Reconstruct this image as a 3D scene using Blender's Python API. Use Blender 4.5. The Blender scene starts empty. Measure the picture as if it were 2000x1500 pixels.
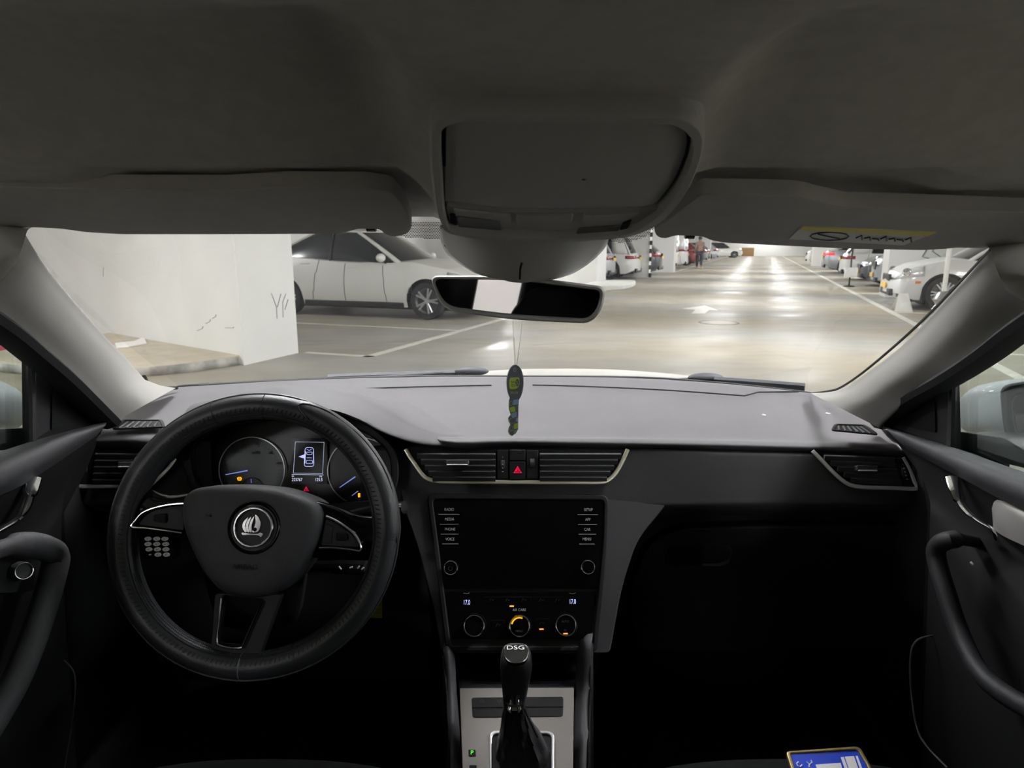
import bpy, bmesh, math, random
from mathutils import Vector, Matrix
random.seed(7)
V = Vector
S = bpy.context.scene
COL = S.collection
# ---------------------------------------------------------------- camera, light, exposure
F = 1300.0
PITCH = math.radians(11.7)
CAM = V((0, 0, 1.25))
cd = bpy.data.cameras.new('camera')
cd.sensor_width = 36; cd.lens = F / 2000 * 36
cd.clip_start = 0.02; cd.clip_end = 300
cd.dof.use_dof = True; cd.dof.focus_distance = 1.0; cd.dof.aperture_fstop = 12
cam = bpy.data.objects.new('camera', cd); COL.objects.link(cam)
cam.location = CAM; cam.rotation_euler = (math.pi / 2 - PITCH, 0, 0)
S.camera = cam
w = bpy.data.worlds.new('world'); S.world = w; w.use_nodes = True
w.node_tree.nodes['Background'].inputs[0].default_value = (0.9, 0.95, 1, 1)
w.node_tree.nodes['Background'].inputs[1].default_value = 0.05
S.view_settings.view_transform = 'Standard'; S.view_settings.look = 'None'
S.view_settings.gamma = 1; S.view_settings.use_curve_mapping = False
S.view_settings.exposure = EXPO = 0.0
LAMP = 74.0          # strength of the garage ceiling tubes
S.cycles.use_denoising = True
S.cycles.max_bounces = 10; S.cycles.diffuse_bounces = 6; S.cycles.glossy_bounces = 4
S.cycles.transparent_max_bounces = 12; S.cycles.sample_clamp_indirect = 6
S.cycles.caustics_reflective = False; S.cycles.caustics_refractive = False
# ---------------------------------------------------------------- measuring helpers
FW = V((0, math.cos(PITCH), -math.sin(PITCH))); UP = V((0, math.sin(PITCH), math.cos(PITCH))); RT = V((1, 0, 0))
def ray(px, py): return FW + RT * ((px - 1000) / F) + UP * ((750 - py) / F)
def U(px, py, d): return CAM + ray(px, py) * d                       # at a depth along the view axis
def XP(px, py, x): r = ray(px, py); return CAM + r * (x / r.x)       # on a plane x = const
def YP(px, py, y): r = ray(px, py); return CAM + r * (y / r.y)       # on a plane y = const
def ZP(px, py, z): r = ray(px, py); return CAM + r * (z / r.z)       # z relative to the eye
def G(px, py, z=0.0): return ZP(px, py, z - CAM.z)                    # on the garage floor
AZ = math.radians(20.25)
def GA(u, v, z=0.0):                                                 # garage frame: u along the aisle, v across
    return V((u * math.sin(AZ) + v * math.cos(AZ), u * math.cos(AZ) - v * math.sin(AZ), z))
class PL:
    def __init__(s, p0, n): s.p0 = V(p0); s.n = V(n).normalized(); s.r = V((0, 0, 1)).cross(s.n) ; s.r = (-s.r if s.r.x < 0 else s.r).normalized(); s.u = s.n.cross(s.r); s.u = -s.u if s.u.z < 0 else s.u
    def m(s, px, py, off=0.0):
        r = ray(px, py); t = (s.p0 - CAM).dot(s.n) / r.dot(s.n)
        return CAM + r * t + s.n * off
    def e(s, x, y, off=0.0): return s.p0 + s.r * x + s.u * y + s.n * off
def through(a, b, c): return PL(a, (b - a).cross(c - a) if (b - a).cross(c - a).dot(CAM - a) > 0 else -(b - a).cross(c - a))
def rnd(pts, r=6, n=4):                                              # rounded 2D polygon
    out = []; k = len(pts)
    for i in range(k):
        a, b, c = V(pts[i - 1]), V(pts[i]), V(pts[(i + 1) % k])
        ri = r[i] if isinstance(r, (list, tuple)) else r
        if ri <= 0: out.append(tuple(b)); continue
        d1 = a - b; d2 = c - b; q = min(ri, d1.length * .49, d2.length * .49)
        p1 = b + d1.normalized() * q; p2 = b + d2.normalized() * q
        for j in range(n + 1):
            t = j / n; out.append(tuple(p1 * (1 - t) ** 2 + b * 2 * t * (1 - t) + p2 * t * t))
    return out
def circ(cx, cy, r, n=24, ry=None, a0=0): return [(cx + r * math.cos(a0 + 2 * math.pi * i / n), cy + (ry or r) * math.sin(a0 + 2 * math.pi * i / n)) for i in range(n)]
def cr(P, n=4, closed=False):                                        # Catmull-Rom through points
    P = [V(p) for p in P]; k = len(P); out = []
    for i in range(k if closed else k - 1):
        if closed: a, b, c, d = P[i - 1], P[i], P[(i + 1) % k], P[(i + 2) % k]
        else: a, b, c, d = P[max(i - 1, 0)], P[i], P[i + 1], P[min(i + 2, k - 1)]
        for j in range(n):
            t = j / n; out.append(.5 * ((2 * b) + (c - a) * t + (2 * a - 5 * b + 4 * c - d) * t * t + (3 * b - a - 3 * c + d) * t ** 3))
    if not closed: out.append(P[-1].copy())
    return out
def lin(c): return tuple(((x / 255) / 12.92 if x <= 10.3 else ((x / 255 + .055) / 1.055) ** 2.4) for x in c)
# ---------------------------------------------------------------- mesh builder
class B:
    def __init__(s): s.v = []; s.f = []
    def pts(s, P): i = len(s.v); s.v += [tuple(p) for p in P]; return list(range(i, i + len(P)))
    def poly(s, P): s.f.append(s.pts(P)); return s
    def grid(s, R, cu=False, cv=False):
        I = [s.pts(r) for r in R]; n = len(R); m = len(R[0])
        for i in range(n if cv else n - 1):
            a, b = I[i], I[(i + 1) % n]
            for j in range(m if cu else m - 1): s.f.append([a[j], a[(j + 1) % m], b[(j + 1) % m], b[j]])
        return s
    def loft(s, R, n=4, m=4):                                        # smooth surface through rows of control points
        R = [cr(r, n) for r in R]; C_ = list(zip(*R)); C_ = [cr(c, m) for c in C_]
        return s.grid(list(zip(*C_)))
    def tube(s, P, r, n=8, closed=False, flat=1.0, up=None, caps=True):
        P = [V(p) for p in P]; k = len(P); rows = []; pn = None
        for i, p in enumerate(P):
            t = (P[(i + 1) % k] - P[i - 1]) if closed else (P[min(i + 1, k - 1)] - P[max(i - 1, 0)])
            t = t.normalized() if t.length > 1e-9 else V((0, 0, 1))
            if pn is None:
                a = V(up) if up is not None else (V((0, 0, 1)) if abs(t.z) < .9 else V((1, 0, 0)))
                nn = (a - t * a.dot(t)).normalized()
            else:
                a = V(up) if up is not None else pn
                nn = (a - t * a.dot(t)); nn = nn.normalized() if nn.length > 1e-6 else pn
            pn = nn; b = t.cross(nn); rr = r[i] if isinstance(r, (list, tuple)) else r
            rows.append([p + nn * (rr * flat * math.cos(2 * math.pi * j / n)) + b * (rr * math.sin(2 * math.pi * j / n)) for j in range(n)])
        i0 = len(s.v); s.grid(rows, cu=True, cv=closed)
        if caps and not closed:
            s.f.append(list(range(i0, i0 + n))); e = i0 + (k - 1) * n; s.f.append(list(range(e, e + n)))
        return s
    def prism(s, P, off):                                            # polygon pushed along a vector
        P = [V(p) for p in P]; off = V(off); a = s.pts([p + off for p in P]); b = s.pts(P); k = len(P)
        s.f.append(a); s.f.append(b[::-1])
        for i in range(k): s.f.append([a[i], b[i], b[(i + 1) % k], a[(i + 1) % k]])
        return s
    def ringp(s, O, I, off):                                         # frame between two outlines with equal counts
        off = V(off); O = [V(p) for p in O]; I = [V(p) for p in I]
        s.grid([O, [p + off for p in O], [p + off for p in I], I], cu=True, cv=True); return s
    def box(s, c, sz, ax=None):
        c = V(c); X, Y, Z = ax or (V((1, 0, 0)), V((0, 1, 0)), V((0, 0, 1)))
        P = [c + X * (sz[0] / 2 * i) + Y * (sz[1] / 2 * j) + Z * (sz[2] / 2 * k) for k in (-1, 1) for j in (-1, 1) for i in (-1, 1)]
        i = s.pts(P)[0]
        for q in ((0, 2, 3, 1), (4, 5, 7, 6), (0, 1, 5, 4), (2, 6, 7, 3), (0, 4, 6, 2), (1, 3, 7, 5)): s.f.append([i + a for a in q])
        return s
    def lathe(s, c, axis, prof, n=24, start=None):                   # prof: (radius, height)
        c = V(c); a = V(axis).normalized(); x = (V((0, 0, 1)) if abs(a.z) < .9 else V((1, 0, 0))); x = (x - a * x.dot(a)).normalized(); y = a.cross(x)
        rows = [[c + a * h + (x * math.cos(2 * math.pi * j / n) + y * math.sin(2 * math.pi * j / n)) * max(r, 1e-5) for j in range(n)] for r, h in prof]
        return s.grid(rows, cu=True)
    def ball(s, c, r, n=12, m=8):
        c = V(c); r = V(r) if hasattr(r, '__len__') else V((r, r, r))
        rows = [[c + V((r.x * math.sin(math.pi * i / m) * math.cos(2 * math.pi * j / n), r.y * math.sin(math.pi * i / m) * math.sin(2 * math.pi * j / n), r.z * math.cos(math.pi * i / m))) for j in range(n)] for i in range(m + 1)]
        return s.grid(rows, cu=True)
    def build(s, name, mat, parent=None, angle=35, bevel=0, sub=0, thick=0, local=False, seg=2, **props):
        me = bpy.data.meshes.new(name); me.from_pydata(s.v, [], s.f)
        bm = bmesh.new(); bm.from_mesh(me)
        bmesh.ops.remove_doubles(bm, verts=bm.verts, dist=1e-6)
        bmesh.ops.recalc_face_normals(bm, faces=bm.faces); bm.to_mesh(me); bm.free()
        me.materials.append(mat)
        for p in me.polygons: p.use_smooth = True
        me.set_sharp_from_angle(angle=math.radians(angle))
        o = bpy.data.objects.new(name, me); COL.objects.link(o)
        put(o, parent, local)
        if thick: m = o.modifiers.new('solid', 'SOLIDIFY'); m.thickness = thick; m.offset = props.pop('toff', 0)
        if bevel: m = o.modifiers.new('bevel', 'BEVEL'); m.width = bevel; m.segments = seg; m.limit_method = 'ANGLE'; m.angle_limit = math.radians(40)
        if sub: m = o.modifiers.new('sub', 'SUBSURF'); m.levels = sub; m.render_levels = sub
        for k_, x in props.items(): o[k_] = x
        return o
BASE = {}
def put(o, parent, local=False):
    b = BASE.get(parent.name, V((0, 0, 0))) if parent is not None else V((0, 0, 0))
    if parent is not None:
        o.parent = parent
        if not local: o.location = -b
    BASE[o.name] = V((0, 0, 0))
def tag(o, label, cat, group=None):
    o['label'] = label; o['category'] = cat
    if group: o['group'] = group
    return o
def thing(name, label, cat, loc=(0, 0, 0), rz=0, group=None):
    o = bpy.data.objects.new(name, None); COL.objects.link(o); o.empty_display_size = .1
    o.location = loc; o.rotation_euler = (0, 0, rz); BASE[o.name] = V(loc)
    return tag(o, label, cat, group)
def struct(o, label=None, cat=None):
    o['kind'] = 'structure'
    if label: o['label'] = label
    if cat: o['category'] = cat
    return o
def text(s, pl, px, py, hpx, mat, parent, name='lettering', off=.0006, align='CENTER', sx=1.0, rot=0, ext=.0001):
    cu = bpy.data.curves.new(name, 'FONT'); cu.body = s; cu.align_x = align; cu.align_y = 'CENTER'
    p = pl.m(px, py, off); d = (p - CAM).dot(FW); cu.size = hpx / 0.7 * d / F; cu.extrude = ext
    cu.materials.append(mat)
    o = bpy.data.objects.new(name, cu); COL.objects.link(o)
    b = BASE.get(parent.name, V((0, 0, 0))) if parent else V((0, 0, 0))
    if parent: o.parent = parent
    c, n_ = math.cos(rot), math.sin(rot); r = pl.r * c + pl.u * n_; u = pl.u * c - pl.r * n_
    M = Matrix((r * sx, u, pl.n)).transposed().to_4x4(); M.translation = p - b; o.matrix_basis = M
    BASE[o.name] = V((0, 0, 0)); return o
# ---------------------------------------------------------------- materials
MT = {}
def mat(name, col, rough=.5, metal=0, spec=.5, bump=0, bscale=200, var=0, vscale=20, emit=0, coat=0, sheen=0, col2=None):
    m = bpy.data.materials.new(name); m.use_nodes = True; nt = m.node_tree; b = nt.nodes['Principled BSDF']
    c = lin(col) + (1,); b.inputs['Base Color'].default_value = c
    b.inputs['Roughness'].default_value = rough; b.inputs['Metallic'].default_value = metal; b.inputs['Specular IOR Level'].default_value = spec
    if coat: b.inputs['Coat Weight'].default_value = coat; b.inputs['Coat Roughness'].default_value = .08
    if sheen: b.inputs['Sheen Weight'].default_value = sheen
    if emit: b.inputs['Emission Color'].default_value = c; b.inputs['Emission Strength'].default_value = emit; m.cycles.emission_sampling = 'NONE' if emit < 10 else 'AUTO'
    if bump or var:
        tc = nt.nodes.new('ShaderNodeTexCoord')
    if bump:
        t = nt.nodes.new('ShaderNodeTexNoise'); t.inputs['Scale'].default_value = bscale; t.inputs['Detail'].default_value = 4
        bp = nt.nodes.new('ShaderNodeBump'); bp.inputs['Strength'].default_value = bump; bp.inputs['Distance'].default_value = .001
        nt.links.new(tc.outputs['Object'], t.inputs['Vector']); nt.links.new(t.outputs['Fac'], bp.inputs['Height']); nt.links.new(bp.outputs['Normal'], b.inputs['Normal'])
    if var:
        t = nt.nodes.new('ShaderNodeTexNoise'); t.inputs['Scale'].default_value = vscale; t.inputs['Detail'].default_value = 5
        r = nt.nodes.new('ShaderNodeMapRange'); r.inputs[1].default_value = .35; r.inputs[2].default_value = .65
        mx = nt.nodes.new('ShaderNodeMixRGB'); c2 = lin(col2) if col2 else tuple(x * (1 - var) for x in c[:3])
        mx.inputs[1].default_value = c; mx.inputs[2].default_value = tuple(c2) + (1,)
        nt.links.new(tc.outputs['Object'], t.inputs['Vector']); nt.links.new(t.outputs['Fac'], r.inputs[0]); nt.links.new(r.outputs[0], mx.inputs[0]); nt.links.new(mx.outputs[0], b.inputs['Base Color'])
    MT[name] = m; return m
def glass(name, tint, refl=1.0, rough=0.0, haze=0):
    m = bpy.data.materials.new(name); m.use_nodes = True; nt = m.node_tree; nt.nodes.clear()
    o = nt.nodes.new('ShaderNodeOutputMaterial'); t = nt.nodes.new('ShaderNodeBsdfTransparent'); g = nt.nodes.new('ShaderNodeBsdfGlossy')
    fr = nt.nodes.new('ShaderNodeFresnel'); fr.inputs[0].default_value = 1.45; mx = nt.nodes.new('ShaderNodeMixShader')
    mu = nt.nodes.new('ShaderNodeMath'); mu.operation = 'MULTIPLY'; mu.inputs[1].default_value = refl
    t.inputs[0].default_value = tuple(tint) + (1,); g.inputs['Roughness'].default_value = rough; g.inputs[0].default_value = (1, 1, 1, 1)
    nt.links.new(fr.outputs[0], mu.inputs[0]); nt.links.new(mu.outputs[0], mx.inputs[0]); nt.links.new(t.outputs[0], mx.inputs[1]); nt.links.new(g.outputs[0], mx.inputs[2]); nt.links.new(mx.outputs[0], o.inputs[0])
    MT[name] = m; return m
# garage
mat('white_wall', (232, 232, 229), .7, bump=.05, bscale=14, var=.05, vscale=1.5)
mat('white_wall_b', (214, 214, 210), .7, bump=.05, bscale=14, var=.06, vscale=1.2)
mat('ceiling_paint', (205, 205, 200), .8)
mat('kerb_stone', (206, 196, 176), .75, bump=.4, bscale=20, var=.15, vscale=4)
mat('kerb_face', (196, 194, 188), .75, bump=.5, bscale=25, var=.55, vscale=5)
mat('red_paint', (196, 60, 90), .6); mat('white_paint', (235, 235, 230), .6, var=.12, vscale=6)
mat('line_paint', (232, 230, 220), .45, var=.2, vscale=8)
mat('tube_light', (252, 252, 255), .5, emit=LAMP); mat('bay_tube_light', (252, 252, 255), .5, emit=LAMP * 2.4)
mat('lamp_metal', (220, 220, 220), .5)
mat('car_white', (226, 226, 222), .3, coat=.6); mat('car_silver', (175, 178, 184), .32, metal=.5, coat=.6)
mat('car_pearl', (210, 211, 210), .3, coat=.6)
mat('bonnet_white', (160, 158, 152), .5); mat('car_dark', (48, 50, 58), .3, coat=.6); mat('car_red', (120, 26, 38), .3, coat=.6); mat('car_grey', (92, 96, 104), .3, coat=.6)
mat('car_glass', (26, 31, 36), .12, spec=.6); mat('tyre', (26, 26, 28), .8); mat('rim', (190, 192, 195), .3, metal=.7)
mat('black_trim', (22, 22, 24), .5); mat('chrome', (225, 225, 228), .12, metal=1); mat('tail_red', (140, 18, 28), .25, coat=.5); mat('tail_lit', (255, 60, 70), .3, emit=1.2)
mat('plate_yellow', (225, 185, 60), .5); mat('lamp_clear', (225, 228, 232), .1, metal=.6); mat('amber', (225, 120, 50), .3); mat('seam', (70, 72, 74), .6)
mat('skin', (150, 110, 90), .6); mat('jacket', (128, 112, 106), .8); mat('trousers', (40, 42, 50), .8); mat('shoe_white', (225, 220, 190), .6); mat('hair_dark', (28, 24, 24), .7)
mat('steel', (190, 190, 195), .25, metal=.9); mat('crate_brown', (176, 136, 92), .7); mat('scuff', (150, 150, 150), .8); mat('iron', (120, 118, 110), .6, metal=.3)
# car interior
mat('headliner', (206, 204, 199), .95, spec=.1, bump=.35, bscale=900, var=.08, vscale=60)
mat('visor_cloth', (205, 202, 199), .9, spec=.1, bump=.3, bscale=1100, var=.05, vscale=40)
mat('console_plastic', (190, 190, 188), .55, bump=.15, bscale=1500)
mat('console_lens', (120, 120, 118), .25)
mat('dark_gap', (8, 8, 8), .8)
mat('pillar_trim', (150, 148, 144), .7, spec=.3, bump=.2, bscale=900)
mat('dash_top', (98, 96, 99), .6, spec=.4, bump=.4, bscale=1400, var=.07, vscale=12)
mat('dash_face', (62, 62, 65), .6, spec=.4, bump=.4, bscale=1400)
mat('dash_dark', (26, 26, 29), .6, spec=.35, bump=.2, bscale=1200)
mat('pitch', (10, 10, 12), .7, spec=.2)
mat('piano', (6, 6, 8), .15, spec=.35); mat('screen', (4, 4, 6), .1, spec=.35)
mat('leather', (38, 38, 41), .45, spec=.45, bump=.5, bscale=600)
mat('leather_cover', (44, 45, 48), .42, spec=.45, bump=.35, bscale=500)
mat('door_dark', (17, 17, 19), .6, spec=.3, bump=.2, bscale=1200); mat('strip_silver', (176, 173, 170), .42, metal=.45)
mat('stitch', (24, 24, 26), .8); mat('airbag', (52, 52, 55), .5, spec=.4, bump=.6, bscale=1100)
mat('grey_seam', (96, 97, 100), .5)
mat('seal', (16, 17, 19), .6, bump=.2, bscale=300)
mat('carpet', (18, 18, 20), 1, spec=.05, bump=.6, bscale=500)
mat('seat_cloth', (20, 21, 21), .95, spec=.1, bump=.5, bscale=900)
mat('satin', (200, 200, 202), .3, metal=.9); mat('brushed', (104, 100, 97), .45, metal=.6, bump=.1, bscale=800)
mat('chrome_trim', (238, 238, 238), .3, metal=.45); mat('mirror_paint', (150, 156, 160), .45, coat=.2)
mat('chrome_old', (235, 230, 205), .3, metal=.4)
mat('print_grey', (205, 205, 208), .6); mat('print_dim', (80, 80, 84), .6); mat('print_white', (235, 235, 235), .5)
mat('led_white', (190, 195, 255), .5, emit=1.1); mat('led_blue', (140, 150, 235), .5, emit=.7); mat('led_text', (225, 230, 255), .5, emit=.9)
mat('led_amber', (255, 180, 30), .5, emit=1.1); mat('led_red', (255, 20, 80), .5, emit=.9); mat('led_orange', (255, 150, 70), .5, emit=1.2); mat('led_green', (70, 255, 50), .5, emit=.9)
mat('gauge_face', (12, 13, 16), .35); mat('lcd', (10, 12, 26), .2)
mat('tag_dark', (128, 134, 150), .5); mat('tag_green', (222, 250, 110), .5); mat('tag_blue', (185, 225, 255), .5); mat('tag_edge', (235, 235, 235), .5); mat('string', (215, 215, 215), .5)
mat('note_yellow', (196, 200, 90), .7); mat('badge_blue', (20, 60, 200), .25, coat=.5); mat('gold', (150, 130, 90), .35, metal=.8)
mat('label_grey', (250, 248, 246), .6); mat('label_yellow', (252, 240, 140), .6)
mat('wiper', (70, 72, 78), .6); mat('key_grey', (200, 200, 196), .6, emit=.1); mat('mirror_glass', (215, 212, 216), .02, metal=1)  # slight glow added to the keypad keys so they look lit
glass('windscreen', (.95, .965, .96), 0.08); glass('side_glass', (.82, .86, .84), 0.3)
# ================================================================ GARAGE (the setting)
def gbox(u0, u1, v0, v1, z0, z1, name, m, parent=None, **k):
    b = B(); c = GA((u0 + u1) / 2, (v0 + v1) / 2, (z0 + z1) / 2)
    b.box(c, (v1 - v0, u1 - u0, z1 - z0), (GA(0, 1), GA(1, 0), V((0, 0, 1))))
    return b.build(name, MT[m], parent, **k)
# polished concrete floor, patchy gloss and colour
m = mat('floor_concrete', (176, 168, 148), .35, spec=.04); nt = m.node_tree; bs = nt.nodes['Principled BSDF']
tc = nt.nodes.new('ShaderNodeTexCoord'); mp = nt.nodes.new('ShaderNodeMapping'); mp.inputs['Rotation'].default_value = (0, 0, AZ); mp.inputs['Scale'].default_value = (.5, .9, 1)
nt.links.new(tc.outputs['Object'], mp.inputs[0])
def nz(sc, det, lo, hi, a, b_):
    t = nt.nodes.new('ShaderNodeTexNoise'); t.inputs['Scale'].default_value = sc; t.inputs['Detail'].default_value = det
    r = nt.nodes.new('ShaderNodeMapRange'); r.inputs[1].default_value = lo; r.inputs[2].default_value = hi; r.inputs[3].default_value = a; r.inputs[4].default_value = b_
    nt.links.new(mp.outputs[0], t.inputs[0]); nt.links.new(t.outputs['Fac'], r.inputs[0]); return r.outputs[0]
mx = nt.nodes.new('ShaderNodeMixRGB'); mx.inputs[1].default_value = lin((166, 157, 138)) + (1,); mx.inputs[2].default_value = lin((166, 165, 159)) + (1,)
nt.links.new(nz(.45, 5, .38, .62, 0, 1), mx.inputs[0])
m2 = nt.nodes.new('ShaderNodeMixRGB'); m2.blend_type = 'MULTIPLY'; m2.inputs[2].default_value = (.84, .84, .84, 1)
nt.links.new(nz(2.5, 6, .45, .7, 0, .8), m2.inputs[0]); nt.links.new(mx.outputs[0], m2.inputs[1]); nt.links.new(m2.outputs[0], bs.inputs['Base Color'])
nt.links.new(nz(1.3, 6, .35, .65, .28, .5), bs.inputs['Roughness'])
bp = nt.nodes.new('ShaderNodeBump'); bp.inputs['Strength'].default_value = .14; bp.inputs['Distance'].default_value = .006
nt.links.new(nz(3.0, 3, .3, .7, 0, 1), bp.inputs['Height']); nt.links.new(bp.outputs[0], bs.inputs['Normal'])
struct(gbox(-16, 95, -14, 16, -.15, 0, 'floor', 'floor_concrete'))
struct(gbox(-16, 95, -14, 16, 2.75, 2.9, 'ceiling', 'ceiling_paint'))
struct(gbox(94, 95, -14, 16, 0, 2.75, 'wall_far', 'white_wall'))
struct(gbox(-16, -15, -14, 16, 0, 2.75, 'wall_back', 'white_wall'))
struct(gbox(-15, 94, -13, -12.6, 0, 2.75, 'wall_left', 'white_wall'))
struct(gbox(-15, 94, 8.2, 8.6, 0, 2.75, 'wall_right', 'white_wall'))
# pillars and short walls between the bays
def pillar(u0, u1, v0, v1, label, m='white_wall', marks=()):
    o = gbox(u0, u1, v0, v1, 0, 2.75, 'pillar', m); struct(o, label, 'pillar'); return o
b = B(); b.prism([GA(5.6, -5.12), GA(6.5, -5.12), GA(8.6, -11.6), GA(7.55, -11.6)], (0, 0, 2.75)); P1 = struct(b.build('pillar', MT['white_wall']), 'large white painted pillar block rising from the kerb in front of the sedan', 'pillar')
pillar(21.6, 22.9, -9.5, -5.0, 'white pillar seen just past the end of the inside mirror')
pillar(27.5, 28.0, -9.5, -4.25, 'white short wall with a dark edge guard past the two silver cars')
pillar(33.5, 34.3, -9.5, -4.0, 'white wall end between the dark car and the vans', 'white_wall_b')
pillar(46.9, 47.7, 3.0, 5.5, 'narrow far white pillar on the far side of the aisle')
pillar(18.9, 19.8, 2.95, 8, 'white wall with a dark scribble behind the pearl car', 'white_wall')
pillar(62, 62.8, -9.5, -4.3, 'distant white pillar beyond the red car', 'white_wall_b')
pillar(31, 31.7, 3.4, 8, 'white wall end behind the silver rear-facing car')
pillar(-9, -8, -6, 3.4, 'white partition wall behind the car, seen in the inside mirror')
eg = thing('edge_guard', 'black striped corner guard on the white short wall', 'corner guard', GA(27.44, -4.19))
for k in range(8): b = B(); b.box(GA(27.44, -4.19, .1 + k * .32), (.1, .1, .17), (GA(0, 1), GA(1, 0), V((0, 0, 1)))); b.build('black_band', MT['black_trim'], eg)
b = B()                                                               # scribble on the wall
for pts in (((0, 0), (.2, .12), (.35, .02), (.5, .14), (.62, .05)), ((.25, .1), (.1, -.25), (.28, -.3), (.5, -.28)), ((.42, .12), (.3, -.12), (.55, -.3), (.8, -.31))):
    b.tube([GA(18.875, 3.55 + x, 1.25 + y) for x, y in pts], .012, 5)
tag(b.build('scribble', MT['seam']), 'dark handwritten scribble on the white wall behind the pearl car', 'graffiti')
# scuffs on the big pillar
b = B()
for (x, y, l, r_) in ((202, 540, 18, 0), (402, 632, 12, .8), (385, 646, 14, .9), (440, 640, 16, 1.5), (415, 622, 10, .7)):
    pl = through(GA(5.6, -5.12), GA(7.55, -11.6), GA(5.6, -5.12, 1)); b.tube([pl.m(x, y, .003), pl.m(x + l * math.sin(r_), y - l * .6 * math.cos(r_) + 1, .003), pl.m(x + l * math.sin(r_) + 1, y - l * math.cos(r_), .003)], .006, 5, flat=.3)
pl = PL(GA(6, -5.12), GA(0, 1))
for pts in (((530, 573), (540, 600), (541, 622)), ((548, 574), (541, 600)), ((553, 620), (552, 590), (558, 574)), ((556, 605), (562, 585))):
    b.tube([pl.m(x, y, .003) for x, y in pts], .008, 5, flat=.3)
b.build('scuff_marks', MT['scuff'], P1, kind='stuff')
# kerb with a worn face, red and white farther left
kt = thing('kerb', 'worn beige concrete kerb around the foot of the white pillar block', 'kerb', GA(5, -6)); kt['kind'] = 'structure'
top = [GA(5.9, -5.13), GA(5.6, -5.2), GA(5.2, -5.32), GA(4.8, -5.55), GA(4.5, -6), GA(4.42, -6.8), GA(4.5, -7.5), GA(4.9, -7.95), GA(6.9, -8.3)]
b = B(); b.prism([p + V((0, 0, .002)) for p in top], (0, 0, .10)); b.build('kerb_top', MT['kerb_stone'], kt, bevel=.02)
b = B(); q = cr(top[1:8], 4); b.grid([[p + (GA(0, 1) - GA(1, 0) * .5) * .006 + V((0, 0, z)) for p in q] for z in (.001, .05, .092)]); b.build('kerb_face', MT['kerb_face'], kt, thick=.004)
for i in range(10):
    v0 = -8.1 - i * .45
    o = gbox(5.3, 5.58, v0 - .44, v0 - .01, 0, .16, 'kerb_stone', 'red_paint' if i % 2 == 0 else 'white_paint', kt, bevel=.015)
P = [GA(19.2, -3.95), GA(19.2, -4.6), GA(19.6, -5.0), GA(22, -5), GA(22.6, -4.6), GA(22.6, -3.95), GA(20.5, -3.7)]
b = B(); b.prism([p + V((0, 0, .001)) for p in cr(P, 4, True)], (0, 0, .13)); struct(b.build('kerb_island', MT['white_paint'], bevel=.02), 'pale kerb island at the foot of the pillar beyond the mirror', 'kerb')
# loose bracket lying on the kerb top
b = B(); z = .105
pl = PL(V((0, 0, z)), (0, 0, 1)); b.prism([pl.m(*q) for q in ((225, 672), (262, 668), (278, 661), (283, 663), (287, 672), (284, 673), (270, 675), (250, 679), (228, 680))], (0, 0, .015))
tag(b.build('plastic_strip', MT['label_grey'], bevel=.003), 'bent grey plastic strip lying on the kerb top', 'strip')
# painted lines
def line(p, q, w_, name='bay_line', label='', z=.003):
    p, q = V(p), V(q); d = (q - p).normalized(); n_ = V((-d.y, d.x, 0)) * w_ / 2; b = B()
    b.prism([V((a.x, a.y, 0)) + V((0, 0, .001)) for a in (p - n_, q - n_, q + n_, p + n_)], (0, 0, z)); o = b.build(name, MT['line_paint']); struct(o, label, 'floor marking'); return o
line(GA(6.55, -5.05), GA(6.55, -4.12), .1, label='worn white bay line at the foot of the white pillar block')
line(GA(6.5, -4.18), GA(21, -4.18), .12, label='long white line in front of the sedan and the empty bay')
line(GA(9.1, -9), GA(9.1, -4.2), .1, label='faint white bay line beside the parked white sedan')
line(GA(34, -4), GA(90, -4), .12, label='distant white line along the row of vans')
line(GA(-3, 2.42), GA(90, 2.42), .13, label='long white aisle line in front of the pearl and silver cars')
for u in (11.9, 14.6, 20.3, 23.3, 26.3, 29.5, 33, 36):
    line(GA(u, 2.45), GA(u, 7.5), .1, label='white bay divider line near %d metres along the far row' % u)
line(GA(3.6, 2.45), GA(3.6, 7.5), .1, label='white bay divider seen through the passenger window above the door mirror')
line(GA(6.6, 2.45), GA(6.6, 7.5), .1, label='white bay divider crossing the view through the passenger window')
line(GA(9.3, 2.45), GA(9.3, 7.5), .1, label='white bay divider hidden mostly by the passenger side pillar')
# floor arrow and manhole cover
pl = PL(V((0, 0, .002)), (0, 0, 1)); b = B()
b.prism([pl.m(*q) for q in ((1330, 603), (1362, 599), (1376, 597), (1392, 602), (1404, 607), (1385, 606), (1376, 613), (1350, 613), (1358, 605))], (0, 0, .003))
struct(b.build('floor_arrow', MT['line_paint']), 'worn white direction arrow painted in the aisle', 'floor marking')
t = thing('manhole_cover', 'round iron manhole cover set in the aisle floor below the arrow', 'manhole cover', pl.m(1404, 630))
c0 = pl.m(1404, 630); b = B(); b.lathe(c0, (0, 0, 1), [(.33, -.02), (.33, .002), (.3, .004), (.3, .0)], 40); b.build('rim', MT['iron'], t)
b = B(); b.lathe(c0, (0, 0, 1), [(.29, -.02), (.29, .002), (0, .003)], 32); b.build('lid', MT['floor_concrete'], t)
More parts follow.
